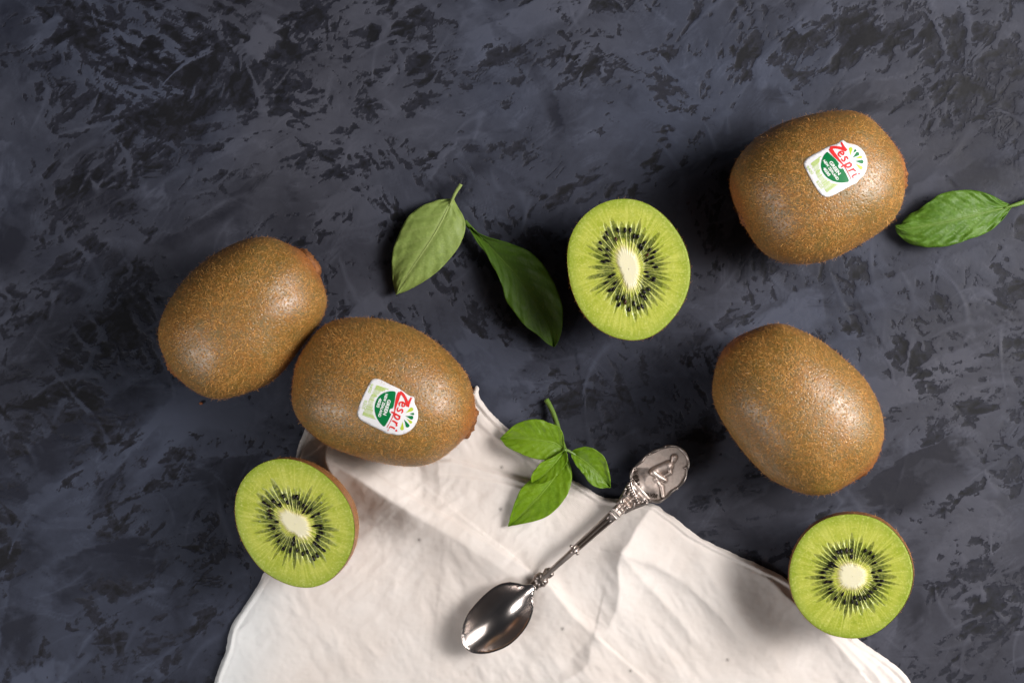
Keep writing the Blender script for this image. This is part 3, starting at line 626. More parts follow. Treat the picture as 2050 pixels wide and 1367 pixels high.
def build_kiwi(outline, axis, label, hz, seed, sticker=None, base=0.0, endpx=None, otherpx=None):
    """outline: silhouette in photo pixels; axis: direction of the stem end (degrees, y up)"""
    zc = base + hz
    ol0 = smoothclosed(outline, 200, 1); ol = ol0.copy()
    D, F = ICO; phi = np.arctan2(D[:, 1], D[:, 0]); ch = np.hypot(D[:, 0], D[:, 1])
    k = (ch ** 2.25 + np.abs(D[:, 2]) ** 2.25) ** (-1 / 2.25)       # a little fuller than an ellipsoid
    bl = sstep(ch, .0, .35); lum = 1 + lumps(D, seed, .024) * (1 - ch ** 6)
    for _ in range(4):                                             # until the fruit, seen by the camera, fills the traced outline
        W = at_arr(ol, zc * .96)[:, :2]
        c = np.array([(W[:, 0].max() + W[:, 0].min()) / 2, (W[:, 1].max() + W[:, 1].min()) / 2])
        rf = radial(W, c, 14); rmean = rf(np.linspace(-3.1, 3.1, 100)).mean()
        rr = rf(phi) * bl + rmean * (1 - bl)
        V = np.column_stack([D[:, 0] * k * rr * lum + c[0], D[:, 1] * k * rr * lum + c[1], D[:, 2] * k * hz * lum + zc])
        q = to_px(V); lo, hi = q.min(0), q.max(0); lo0, hi0 = ol0.min(0) + 1.5, ol0.max(0) - 1.5
        ol = (ol - (lo + hi) / 2) * ((hi0 - lo0) / (hi - lo)) + (lo0 + hi0) / 2
    ax = np.array([math.cos(R(axis)), math.sin(R(axis)), 0.0])
    along = (V - [c[0], c[1], zc]) @ ax; amax, amin = along.max(), along.min()
    e1 = sstep(along / amax, .84, 1.0); e2 = sstep(along / amin, .90, 1.0)
    root = np.array([c[0], c[1], base])
    t = thing('kiwi', root, label, 'kiwi', 'whole kiwis')
    V[:, 2] = np.maximum(V[:, 2], base + .0002)
    part('skin', V, F, M['skin'], t, root, True, dict(endness=np.maximum(e1, .8 * e2)))
    # stem scar: a puckered ring with a plug, at the stem end
    def pucker(epx, inward, rad, prot):
        E = at(epx[0], epx[1], zc - .001); nrm = (E - [c[0], c[1], zc]); nrm /= np.linalg.norm(nrm)
        E = E - nrm * inward
        s1 = np.cross(nrm, [0, 0, 1]); s1 /= np.linalg.norm(s1); s2 = np.cross(s1, nrm)
        nu, nv = 9, 28; r_ = np.random.default_rng(seed)
        u = np.linspace(0, 1, nu)[:, None]; a = np.linspace(0, 2 * math.pi, nv, endpoint=False)[None, :]
        rad_ = rad * (u ** .8) * (1 + .12 * np.sin(5 * a + seed) + .07 * np.sin(11 * a) * u)
        prof = prot * (np.interp(u, [0, .3, .45, .7, 1.0], [.75, .9, .55, .8, -1.1])) + .0003 * r_.standard_normal((nu, nv)) * (u < .98)
        X = E + rad_[..., None] * (np.cos(a)[..., None] * s1 + np.sin(a)[..., None] * s2) + prof[..., None] * nrm
        return X.reshape(-1, 3), grid_faces(nu, nv, True)
    if endpx is not None:
        Vb, Fb = pucker(endpx, .0020, .0066, .0024); part('stem_scar', Vb, [Fb], M['button'], t, root)
    if otherpx is not None:
        Vb, Fb = pucker(otherpx, .0011, .0036, .0012); part('blossom_scar', Vb, [Fb], M['button'], t, root)
    skip = None
    if sticker:
        global STICK
        if STICK is None: STICK = sticker_layers()
        cen, rot, sc = sticker
        bvh = BVHTree.FromPolygons([Vector(v) for v in V], [tuple(f) for f in F])
        def surf(P, off):
            out = np.empty((len(P), 3)); o_ = Vector((0, 0, H))
            for i, p in enumerate(P):
                d_ = (Vector(at(p[0], p[1], .03)) - o_).normalized(); h, n_, *_ = bvh.ray_cast(o_, d_)
                out[i] = h + n_ * off
            return out
        st = None
        for nm, V2, F2, mt, lv in STICK:
            P = st_place(V2, cen, rot, sc); W3 = surf(P, .00018 + .00005 * lv)
            a = W3[F2[0][0]]; nz_ = np.cross(a[1] - a[0], a[2] - a[0])[2]
            F3 = [f if nz_ > 0 else f[:, ::-1] for f in F2]
            o = part('sticker' if nm == 'backing' else nm, W3, F3, M[mt], st if st else t, root)
            if st is None:
                st = o
                md = o.modifiers.new('thickness', 'SOLIDIFY'); md.thickness = .00008; md.offset = -1
        so = st_place(smoothclosed(ST_OUT, 60, 1), cen, rot, sc * .985)
        skip = lambda P: inside(to_px(P), so) & (P[:, 2] > zc)
    comb = lambda P: (np.tanh((P - [c[0], c[1], zc]) @ ax / amax * 1.3)[:, None] * ax)
    hv, hf, tint = hairs(V, F, 46000, .0008, .0021, .000036, seed, skip, comb)
    al = (hv - [c[0], c[1], zc]) @ ax; red = np.maximum(sstep(al / amax, .82, .99), .7 * sstep(al / amin, .90, 1.0))
    o = part('fuzz', hv, hf, M['fuzz'], t, root, False, dict(tint=tint, endness=red)); o['kind'] = 'stuff'
    return t

K1 = zp([(60, 830), (70, 760), (90, 680), (140, 580), (200, 480), (280, 380), (380, 285), (500, 195), (620, 125), (740, 75), (860, 52), (960, 55), (1050, 90), (1120, 130), (1190, 165), (1250, 185), (1285, 220),
         (1298, 290), (1320, 340), (1350, 400), (1380, 480), (1387, 560), (1375, 630), (1345, 710), (1290, 780), (1230, 860), (1150, 960), (1080, 1060), (1000, 1150), (900, 1220), (790, 1265), (680, 1300),
         (580, 1325), (490, 1325), (400, 1300), (320, 1245), (240, 1180), (180, 1135), (150, 1090), (125, 1020), (90, 950), (68, 890)], 300, 460, 3.905)
K2 = zp([(10, 730), (20, 830), (60, 930), (130, 1010), (230, 1100), (320, 1165), (450, 1215), (620, 1275), (800, 1315), (950, 1345), (1100, 1345), (1230, 1320), (1350, 1240), (1430, 1170), (1490, 1105), (1545, 1050),
         (1580, 990), (1595, 900), (1590, 840), (1570, 720), (1550, 620), (1490, 510), (1420, 430), (1310, 320), (1180, 220), (1050, 150), (930, 105), (800, 75), (650, 60), (500, 62), (390, 80), (290, 120), (210, 200),
         (140, 290), (80, 400), (45, 440), (38, 500), (40, 560), (20, 640)], 580, 620, 4.271)
K3 = zp([(80, 620), (100, 530), (150, 430), (220, 340), (300, 270), (400, 205), (500, 150), (620, 110), (750, 75), (880, 52), (1000, 42), (1100, 45), (1190, 70), (1270, 120), (1330, 180), (1390, 250), (1440, 310),
         (1490, 370), (1530, 440), (1548, 510), (1545, 600), (1545, 700), (1535, 800), (1510, 870), (1460, 950), (1400, 1020), (1320, 1080), (1200, 1150), (1080, 1220), (980, 1270), (880, 1305), (760, 1325), (640, 1325),
         (520, 1310), (440, 1275), (370, 1225), (310, 1160), (270, 1090), (235, 1040), (205, 1000), (180, 930), (140, 860), (110, 780), (90, 700)], 1440, 210, 4.1436)
K4 = zp([(55, 570), (65, 460), (80, 380), (100, 310), (130, 245), (170, 195), (230, 130), (310, 105), (400, 65), (480, 32), (560, 22), (640, 40), (740, 85), (830, 125), (930, 185), (1030, 270), (1120, 340), (1210, 430),
         (1280, 530), (1330, 640), (1365, 750), (1372, 850), (1360, 940), (1335, 1010), (1300, 1090), (1240, 1160), (1160, 1210), (1070, 1265), (1000, 1310), (900, 1340), (800, 1335), (700, 1305), (600, 1265), (500, 1215),
         (420, 1140), (350, 1070), (280, 990), (210, 890), (150, 800), (100, 710), (70, 640)], 1410, 640, 3.797)
build_kiwi(K1, 39, 'whole fuzzy brown kiwi without a sticker touching the stickered kiwi on the napkin', .0252, 11, endpx=(629, 518), otherpx=(341, 742))
build_kiwi(K2, -18, 'whole kiwi with a white and green sticker resting on the napkin corner', .0252, 12, sticker=((774, 817), R(54.5), 1.0), base=.0012, endpx=(950, 850), otherpx=(593, 735))
build_kiwi(K3, 17, 'whole kiwi with a white and green sticker lying beside the lone leaf at right', .0256, 13, sticker=((1672.3, 338.5), 0.0, 1.0), endpx=(1810, 345), otherpx=(1483, 440))
build_kiwi(K4, -43, 'whole fuzzy kiwi without a sticker lying right of the spoon medallion', .0256, 14, endpx=(1738, 938), otherpx=(1464, 690))

# ------------------------------------------------------------------ cut halves
seed_mesh = None
def build_half(face, core, seeds, cen, tilt_az, tilt, label, seed, L=.030, base=0.0, bulge=.05):
    """face, core: outlines of the cut and of its pale core in photo pixels; tilt: how far the cut leans towards tilt_az"""
    global seed_mesh
    nrm = np.array([math.sin(R(tilt)) * math.cos(R(tilt_az)), math.sin(R(tilt)) * math.sin(R(tilt_az)), math.cos(R(tilt))])
    e1 = np.cross([0, 1, 0], nrm); e1 /= np.linalg.norm(e1); e2 = np.cross(nrm, e1)
    cam_p = np.array([0, 0, H])
    zc = base + .03
    nps, nph = 40, 160
    for _ in range(4):
        c = at(cen[0], cen[1], zc)
        def onto(P):
            G = at_arr(P, 0.0); d = G - cam_p; t = ((c - cam_p) @ nrm) / (d @ nrm); X = cam_p + d * t[:, None] - c
            return np.column_stack([X @ e1, X @ e2])
        rf = radial(onto(smoothclosed(face, 160, 1)), np.zeros(2), 10)
        ph = np.linspace(-math.pi, math.pi, nph, endpoint=False); rr = rf(ph)
        ps = np.linspace(0, math.pi / 2, nps); rm = rr.mean()
        rp = rr[None, :] * (1 - (ps / (math.pi / 2))[:, None] ** 2) + rm * (ps / (math.pi / 2))[:, None] ** 2
        g = np.cos(ps) ** .92 + bulge * np.sin(2 * ps)
        X = c + (g[:, None] * rp)[..., None] * (np.cos(ph)[:, None] * e1 + np.sin(ph)[:, None] * e2)[None] - (L * np.sin(ps))[:, None, None] * nrm
        zc += base + .0003 - X[..., 2].min()
    root = np.array([c[0], c[1], base])
    t = thing('kiwi_half', root, label, 'kiwi half', 'cut kiwi halves')
    SV = X.reshape(-1, 3); SF = grid_faces(nps, nph, True)[:, ::-1]
    en = np.repeat(1 - sstep(ps, 0, .06), nph) * .6
    part('skin', SV, [SF], M['skin'], t, root, True, dict(endness=np.maximum(en, .75)))
    tri = np.vstack([SF[:, [0, 1, 2]], SF[:, [0, 2, 3]]])
    hv, hf, tint = hairs(SV, tri, 6000, .0006, .0016, .00004, seed)
    o = part('fuzz', hv, hf, M['fuzz'], t, root, False, dict(tint=tint)); o['kind'] = 'stuff'
    # cut face: a polar sheet from the middle of the core to the skin
    cf = radial(onto(smoothclosed(core, 120, 3)), np.zeros(2), 6.5)
    nA = 640; a = np.linspace(-math.pi, math.pi, nA, endpoint=False); R1, R0 = rf(a) * .999, cf(a)
    rows = np.concatenate([np.linspace(.02, 1, 22), 1 + np.linspace(0, 1, 70)[1:]])      # 0..1 core, 1..2 flesh
    rad_ = np.where(rows[:, None] <= 1, rows[:, None] * R0, R0 + (rows[:, None] - 1) * (R1 - R0))
    rg = np.random.default_rng(seed)
    nl = 43; edges = np.sort((np.arange(nl) + rg.uniform(-.28, .28, nl)) / nl * 2 * math.pi - math.pi)
    idx = (np.searchsorted(edges, a) - 1) % nl
    lo = edges[idx]; hi = np.where(idx == nl - 1, edges[0] + 2 * math.pi, edges[(idx + 1) % nl]); a_ = np.where(a < edges[0], a + 2 * math.pi, a)
    mid = np.abs((a_ - lo) / (hi - lo) - .5) * 2                                           # 0 in a chamber, 1 at a wall
    ends = rg.uniform(.44, .70, nl)[idx]; starts = rg.uniform(.00, .07, nl)[idx]; dens = rg.uniform(.85, 1.0, nl)[idx]
    f = np.clip(rows[:, None] - 1, 0, 1)
    taper = np.clip(1 - ((f - .15).clip(0) / (ends - .15).clip(.05)) ** 1.15, .0, 1)
    loc = sstep(1.06 * taper ** .45 - mid[None, :], -.06, .24) * sstep(f, starts + .01, starts + .09) * (1 - .6 * sstep(f, ends * .5, ends)) * dens
    jit = fft_noise(len(rows), nA, 3, 1.5, 0, seed, 1.0); loc = np.clip(loc * (1 + .22 * jit), 0, 1) * (rows[:, None] > 1)
    wall = sstep(mid, .76, 1.0)[None, :] * sstep(f, .0, .05) * (1 - sstep(f, .30, .58)) * .7
    fib = fft_noise(len(rows), nA, 1.0, 16, 0, seed + 1, 1.0) if False else np.repeat(fft_noise(1, nA, 1.4, 1, 0, seed + 1, .8), len(rows), 0) * sstep(f, .3, .5) * (1 - sstep(f, .80, 1))
    wav = .5 * np.repeat(fft_noise(1, nA, 2.0, 1, 0, seed + 5, .8), len(rows), 0)
    cr = 1 - sstep(rows[:, None] + .085 * wav - .35 * (wall > .3) * 0, .62, 1.10)
    cr = np.maximum(cr, .45 * sstep(mid, .72, 1)[None, :] * (1 - sstep(f, .0, .30)) * (rows[:, None] > .9))
    rim = sstep(f, .72, 1.0) * .75 + .25 * sstep(f, .94, 1.0)
    zz = -.00020 * loc + .0002 * wall - .0002 * sstep(f, .93, 1) * sstep(f, .93, 1) + .0006 * cr
    P = c + rad_[..., None] * (np.cos(a)[:, None] * e1 + np.sin(a)[:, None] * e2)[None] + zz[..., None] * nrm
    at_all = dict(core=cr + 0 * rad_, locule=loc, ray=wall, rim=rim + 0 * rad_, fibre=fib + 0 * rad_)
    k = 22
    def sheet(name, i0, i1, cap=False):
        V = P[i0:i1].reshape(-1, 3); F = [grid_faces(i1 - i0, nA, True)]
        A = {q: np.broadcast_to(v, rad_.shape)[i0:i1].ravel() for q, v in at_all.items()}
        if cap:
            V = np.vstack([V, P[0].mean(0)]); j = np.arange(nA); F.append(np.column_stack([np.full(nA, len(V) - 1), j, (j + 1) % nA]))
            A = {q: np.append(v, v[:nA].mean()) for q, v in A.items()}
        return part(name, V, [g[:, ::-1] for g in F], M['flesh'], t, root, True, A)
    fl = sheet('flesh', k - 1, len(rows)); sheet('core', 0, k, True)
    # seeds
    if seed_mesh is None:
        V, F = ball((0, 0, 0), 1.0, 9, 12); V[:, 0] *= 1.0; V[:, 1] *= .50 * (1 - .28 * V[:, 0]); V[:, 2] *= .45
        seed_mesh = new_mesh('seed', V * .00102, F); seed_mesh.materials.append(M['seed'])
    S2 = onto(np.asarray(seeds, float))
    for x, y in S2:
        p = c + x * e1 + y * e2 + nrm * .00012 - root
        o = bpy.data.objects.new('seed', seed_mesh); COL.objects.link(o); o.parent = fl
        an = math.atan2(y, x) + rg.normal(0, .10); X1 = Vector(e1 * math.cos(an) + e2 * math.sin(an)) * (-1); Z1 = Vector(nrm); Y1 = Z1.cross(X1)
        from mathutils import Matrix
        mt = Matrix((X1, Y1, Z1)).transposed().to_4x4(); mt.translation = Vector(p)
        o.matrix_local = mt @ Matrix.Diagonal((rg.uniform(.85, 1.15), rg.uniform(.8, 1.1), 1, 1))
    return t

HA = (1120, 390, 4.557); HB = (460, 910, 4.8815); HC = (1570, 1020, 5.064)
A_face = zp([(70, 560), (80, 450), (110, 350), (170, 250), (250, 165), (340, 100), (430, 58), (540, 38), (650, 38), (750, 58), (850, 105), (950, 180), (1030, 265), (1090, 350), (1140, 440), (1175, 530), (1195, 620),
             (1200, 720), (1190, 830), (1160, 930), (1110, 1030), (1040, 1130), (960, 1210), (870, 1280), (780, 1320), (680, 1328), (580, 1320), (490, 1295), (390, 1250), (300, 1180), (220, 1090), (160, 990), (120, 890), (90, 780), (75, 670)], *HA)
A_core = zp([(505, 470), (560, 440), (630, 450), (690, 520), (735, 600), (745, 690), (725, 790), (690, 880), (655, 930), (620, 880), (580, 790), (540, 690), (505, 580)], *HA)
A_seed = zp([(435, 355), (535, 325), (598, 325), (515, 405), (645, 325), (680, 380), (715, 385), (735, 470), (755, 490), (820, 505), (865, 525), (775, 440), (800, 550), (845, 575), (795, 600), (845, 627), (875, 660),
             (790, 705), (800, 742), (860, 758), (850, 780), (810, 860), (770, 880), (745, 915), (775, 940), (720, 1030), (755, 1015), (680, 990), (635, 1045), (600, 975), (545, 1000), (580, 940), (530, 940), (490, 860),
             (460, 870), (510, 805), (430, 800), (490, 730), (465, 745), (400, 612), (440, 605), (375, 500), (435, 555), (440, 500), (375, 440), (420, 400)], *HA)
B_face = zp([(45, 500), (60, 400), (90, 300), (150, 210), (230, 130), (330, 75), (440, 42), (560, 38), (660, 55), (770, 90), (870, 150), (960, 215), (1050, 310), (1120, 400), (1175, 490), (1205, 580), (1220, 680), (1225, 780),
             (1210, 880), (1180, 970), (1140, 1050), (1080, 1130), (1000, 1210), (910, 1270), (820, 1295), (720, 1300), (620, 1285), (520, 1250), (430, 1205), (340, 1150), (260, 1070), (200, 990), (140, 890), (95, 800), (65, 690), (50, 600)], *HB)
B_core = zp([(430, 540), (480, 515), (570, 520), (650, 560), (730, 580), (790, 640), (805, 720), (805, 800), (780, 855), (710, 830), (640, 785), (560, 755), (510, 690), (480, 620)], *HB)
B_seed = zp([(430, 455), (340, 470), (525, 405), (487, 495), (565, 465), (625, 415), (660, 415), (680, 470), (718, 495), (745, 520), (790, 540), (760, 565), (720, 560), (865, 577), (810, 605), (390, 550), (395, 587), (405, 618),
             (460, 655), (405, 693), (430, 718), (465, 785), (480, 840), (525, 915), (628, 815), (620, 865), (595, 930), (660, 930), (715, 965), (760, 950), (830, 695), (880, 690), (890, 722), (895, 760), (870, 795), (855, 825),
             (835, 865), (870, 895), (920, 930), (820, 1010), (855, 980), (385, 500)], *HB)
C_face = zp([(45, 660), (60, 560), (90, 440), (140, 340), (210, 240), (300, 160), (400, 100), (520, 60), (650, 42), (780, 48), (900, 75), (1010, 125), (1090, 190), (1170, 280), (1240, 380), (1285, 480), (1310, 600), (1310, 720),
             (1285, 830), (1240, 930), (1180, 1030), (1110, 1110), (1020, 1190), (930, 1250), (850, 1285), (750, 1305), (640, 1300), (520, 1285), (400, 1240), (300, 1180), (210, 1090), (130, 990), (85, 890), (60, 780)], *HC)
C_core = zp([(560, 540), (640, 510), (760, 540), (830, 590), (860, 650), (850, 730), (800, 790), (700, 830), (610, 820), (545, 770), (525, 690), (530, 610)], *HC)
C_seed = zp([(520, 485), (580, 425), (545, 430), (632, 415), (680, 415), (678, 478), (820, 415), (870, 440), (900, 480), (915, 540), (485, 540), (470, 570), (525, 572), (430, 600), (395, 635), (395, 685), (470, 728), (425, 730),
             (465, 800), (475, 835), (520, 895), (592, 852), (615, 930), (690, 930), (715, 885), (735, 945), (765, 895), (815, 890), (855, 870), (880, 830), (920, 795), (970, 615), (900, 635), (935, 680), (985, 718), (940, 720), (965, 760)], *HC)
build_half(A_face, A_core, A_seed, HA[0:2] and (1120 + 630 / 4.557, 390 + 680 / 4.557), 180, 3, 'cut kiwi half lying on the bare board beside the dark leaf, clear of the napkin', 31, .030)
build_half(B_face, B_core, B_seed, (460 + 640 / 4.8815, 910 + 680 / 4.8815), 195, 6, 'cut kiwi half on the left edge of the napkin, below the stickered kiwi', 32, .029, base=.0012, bulge=.05)
build_half(C_face, C_core, C_seed, (1570 + 690 / 5.064, 1020 + 670 / 5.064), 173, 11, 'cut kiwi half on the right edge of the napkin, below a whole kiwi', 33, .028, base=.0012, bulge=.10)

# ------------------------------------------------------------------ leaves
def leaf_mesh(mid, left, right, zf, seed, nveins=6, cup=.0, quilt=.0005, N_=70, Mh=14):
    m = resample(mid, N_, 2); l = resample(left, N_, 2); r = resample(right, N_, 2)
    t = np.concatenate([-np.linspace(1, 0, Mh + 1)[:-1], [0], np.linspace(0, 1, Mh + 1)[1:]])
    s = np.linspace(0, 1, N_)
    tt = np.abs(t)
    P = np.where((t < 0)[None, :, None], m[:, None] * (1 - tt)[None, :, None] + l[:, None] * tt[None, :, None], m[:, None] * (1 - tt)[None, :, None] + r[:, None] * tt[None, :, None])
    vs = (s[:, None] - .30 * tt[None, :] ** .85) * (nveins + 1.5) + .25 * (t < 0)[None, :]
    dv = np.abs(vs - np.round(vs))
    vein = np.exp(-(dv / .07) ** 2) * (1 - tt[None, :] ** 3) * (vs > .4) * .6
    vein = np.maximum(vein, np.exp(-(tt[None, :] / .07) ** 2) * np.ones((N_, 1)))
    n1 = fft_noise(N_, len(t), 3, 8, 0, seed, 1.2)
    z = zf(s)[:, None] + cup * tt[None, :] ** 1.6 + quilt * (.5 - .5 * np.cos(2 * math.pi * vs)) * tt[None, :] * (1 - .4 * tt[None, :]) - .0005 * np.exp(-(tt[None, :] / .10) ** 2) + quilt * .5 * n1 * tt[None, :]
    z = np.maximum(z, .0004)
    V = at_arr(P.reshape(-1, 2), z.ravel())
    F = grid_faces(N_, len(t))
    a = V[F[len(F) // 2]]; 
    if np.cross(a[1] - a[0], a[2] - a[0])[2] < 0: F = F[:, ::-1]
    mv = at_arr(m, z[:, Mh] + .0001)
    return V, F, vein.ravel(), mv
def add_leaf(parent, root, name, mid, left, right, zf, mat, seed, mr=.00035, **k):
    V, F, vein, mv = leaf_mesh(mid, left, right, zf, seed, **k)
    o = part(name, V, [F], mat, parent, root, True, dict(vein=vein))
    md = o.modifiers.new('thickness', 'SOLIDIFY'); md.thickness = .00018; md.offset = -1
    tv, tf = tube(mv, np.interp(np.linspace(0, 1, len(mv)), [0, .2, 1], [mr * 1.5, mr, mr * .2]), 8, .7)
    part('midrib', tv, tf, mat, o, root, True, dict(vein=np.full(len(tv), 1.0)))
    return o, mv
def loose_leaf(label, mid, left, right, zf, mat, seed, petiole, pr, **k):
    c = at(*np.mean(mid, 0), 0); root = c
    t = thing('leaf', root, label, 'leaf', 'loose leaves')
    add_leaf(t, root, 'blade', mid, left, right, zf, M[mat], seed, **k)
    pp = resample([p[:2] for p in petiole], 20, 2); zs = np.interp(np.linspace(0, 1, 20), np.linspace(0, 1, len(petiole)), [p[2] for p in petiole])
    tv, tf = tube(at_arr(pp, zs), np.interp(np.linspace(0, 1, 20), [0, .12, .7, 1], [pr * 1.05, pr, pr * .75, pr * .25]), 10)
    part('petiole', tv, tf, M[mat], t, root, True, dict(vein=np.full(len(tv), .8)))
    return t
LZ = (770, 360, 4.0216)
loose_leaf('pale green leaf lying underside up, its stalk pointing up', zp([(545, 150), (510, 230), (430, 390), (350, 520), (240, 680), (150, 820), (92, 925)], *LZ),
           zp([(543, 150), (480, 155), (420, 160), (280, 215), (180, 300), (130, 400), (90, 490), (62, 580), (55, 680), (60, 780), (72, 860), (92, 925)], *LZ),
           zp([(550, 150), (568, 175), (590, 220), (640, 300), (655, 370), (640, 450), (600, 540), (540, 620), (450, 720), (350, 800), (250, 860), (160, 905), (92, 925)], *LZ),
           lambda s: .0050 + .0035 * np.sin(s * 2.6) - .002 * s, 'leaf_pale', 41, [(*p, z) for p, z in zip(zp([(614, 36), (600, 62), (575, 95), (550, 150), (520, 215)], *LZ), [.0062, .006, .0058, .0056, .0054])], .0007, mr=.00026, cup=-.0022, quilt=.0006)
loose_leaf('dark green leaf in the shade of the cut half, tip pointing down', zp([(690, 385), (720, 410), (820, 510), (930, 630), (1060, 770), (1180, 920), (1280, 1100), (1340, 1240), (1365, 1345)], *LZ),
           zp([(692, 378), (730, 415), (790, 450), (900, 478), (1040, 520), (1180, 580), (1290, 690), (1380, 850), (1425, 980), (1440, 1080), (1430, 1200), (1400, 1300), (1365, 1345)], *LZ),
           zp([(684, 392), (735, 490), (800, 570), (830, 615), (870, 700), (905, 745), (950, 860), (975, 980), (1050, 1070), (1120, 1170), (1250, 1260), (1320, 1330), (1365, 1345)], *LZ),
           lambda s: .0036 + .0046 * np.sin(s * 3.0), 'leaf_dark', 42, [(*p, z) for p, z in zip(zp([(645, 335), (655, 350), (680, 375), (715, 410), (790, 480)], *LZ), [.0018, .0024, .0034, .0043, .0052])], .0009, mr=.0003, cup=.0018, quilt=.0006)
RZ = (1780, 360, 7.5926)
loose_leaf('bright green wavy leaf beside the upper stickered kiwi, stalk leaving the picture', zp([(1880, 395), (1750, 430), (1500, 490), (1200, 560), (900, 640), (600, 690), (350, 740), (180, 745), (95, 700)], *RZ),
           zp([(1880, 400), (1760, 560), (1660, 680), (1540, 770), (1400, 850), (1250, 890), (1050, 965), (900, 1010), (700, 1030), (500, 1025), (330, 985), (220, 920), (140, 830), (95, 760), (92, 700)], *RZ),
           zp([(1880, 390), (1800, 360), (1720, 320), (1560, 230), (1400, 180), (1250, 150), (1080, 160), (900, 180), (740, 230), (660, 300), (560, 370), (440, 460), (390, 480), (280, 530), (210, 620), (180, 670), (100, 680)], *RZ),
           lambda s: .0045 + .0035 * np.sin(s * 2.8), 'leaf', 43, [(*p, z) for p, z in zip(zp([(2300, 240), (2150, 300), (2050, 335), (1960, 370), (1880, 392), (1750, 430)], *RZ), [.002, .0026, .0034, .0042, .0048, .0054])], .0010, mr=.00028, cup=-.0014, quilt=.0012, nveins=7)
GZ = (990, 790, 5.064)
def build_sprig():
    root = at(1128, 900, .001)
    t = thing('herb_sprig', root, 'sprig of four bright green leaves lying across the napkin edge', 'herb sprig')
    node = zp([(712, 560)], *GZ)[0]
    st = zp([(525, 48), (580, 150), (615, 240), (640, 320), (670, 440), (705, 545), (716, 566)], *GZ); p = resample(st, 30, 2)
    z = np.interp(np.linspace(0, 1, 30), [0, .4, 1], [.0016, .0035, .0075]); tv, tf = tube(at_arr(p, z), np.linspace(.0010, .0009, 30), 10)
    part('stem', tv, tf, M['stem'], t, root)
    pt = resample(zp([(712, 560), (745, 565), (785, 590), (820, 612)], *GZ), 14, 1); tv, tf = tube(at_arr(pt, np.linspace(.0085, .0072, 14)), .0006, 8); part('stem', tv, tf, M['stem'], t, root)
    hb = M['herb']
    add_leaf(t, root, 'leaf', zp([(722, 590), (690, 680), (600, 850), (470, 1010), (330, 1150), (220, 1270), (140, 1332)], *GZ), zp([(712, 590), (600, 690), (450, 790), (380, 850), (260, 950), (210, 1080), (175, 1180), (150, 1280), (140, 1332)], *GZ),
             zp([(730, 590), (760, 690), (790, 800), (780, 900), (740, 1020), (640, 1150), (520, 1250), (330, 1300), (140, 1332)], *GZ), lambda s: .0055 + .0030 * np.sin(s * 3) - .0010 * s, hb, 51, cup=.0010, quilt=.0005)
    add_leaf(t, root, 'leaf', zp([(708, 555), (620, 490), (560, 474), (450, 462), (330, 445), (200, 440), (60, 445)], *GZ), zp([(708, 560), (670, 620), (560, 652), (460, 662), (340, 630), (200, 570), (120, 530), (60, 445)], *GZ),
             zp([(708, 550), (700, 470), (695, 380), (640, 310), (520, 275), (490, 252), (360, 245), (220, 290), (130, 370), (60, 445)], *GZ), lambda s: .0078 + .0022 * np.sin(s * 3) - .0020 * s, hb, 52, cup=.0010, quilt=.0005)
    add_leaf(t, root, 'leaf', zp([(712, 565), (660, 630), (590, 715), (510, 800), (440, 860), (380, 895)], *GZ), zp([(704, 565), (640, 605), (560, 650), (475, 680), (425, 740), (370, 820), (380, 895)], *GZ),
             zp([(718, 570), (748, 625), (740, 680), (700, 740), (630, 825), (530, 888), (450, 905), (380, 895)], *GZ), lambda s: .0092 + .0020 * np.sin(s * 3), hb, 53, cup=.0012, quilt=.0004, nveins=4, N_=50)
    add_leaf(t, root, 'leaf', zp([(775, 580), (880, 650), (1000, 745), (1100, 850), (1175, 938)], *GZ), zp([(776, 574), (820, 550), (860, 533), (960, 525), (1050, 570), (1120, 630), (1150, 720), (1180, 850), (1175, 938)], *GZ),
             zp([(774, 588), (785, 640), (820, 710), (900, 800), (960, 900), (1060, 948), (1120, 945), (1175, 938)], *GZ), lambda s: .0072 + .0018 * np.sin(s * 3) - .001 * s, hb, 54, cup=.0010, quilt=.0005, nveins=5, N_=50)
    V, F = ball(at(*node, .0088), .0010, 8, 10); part('bud', V, F, M['stem'], t, root)
build_sprig()

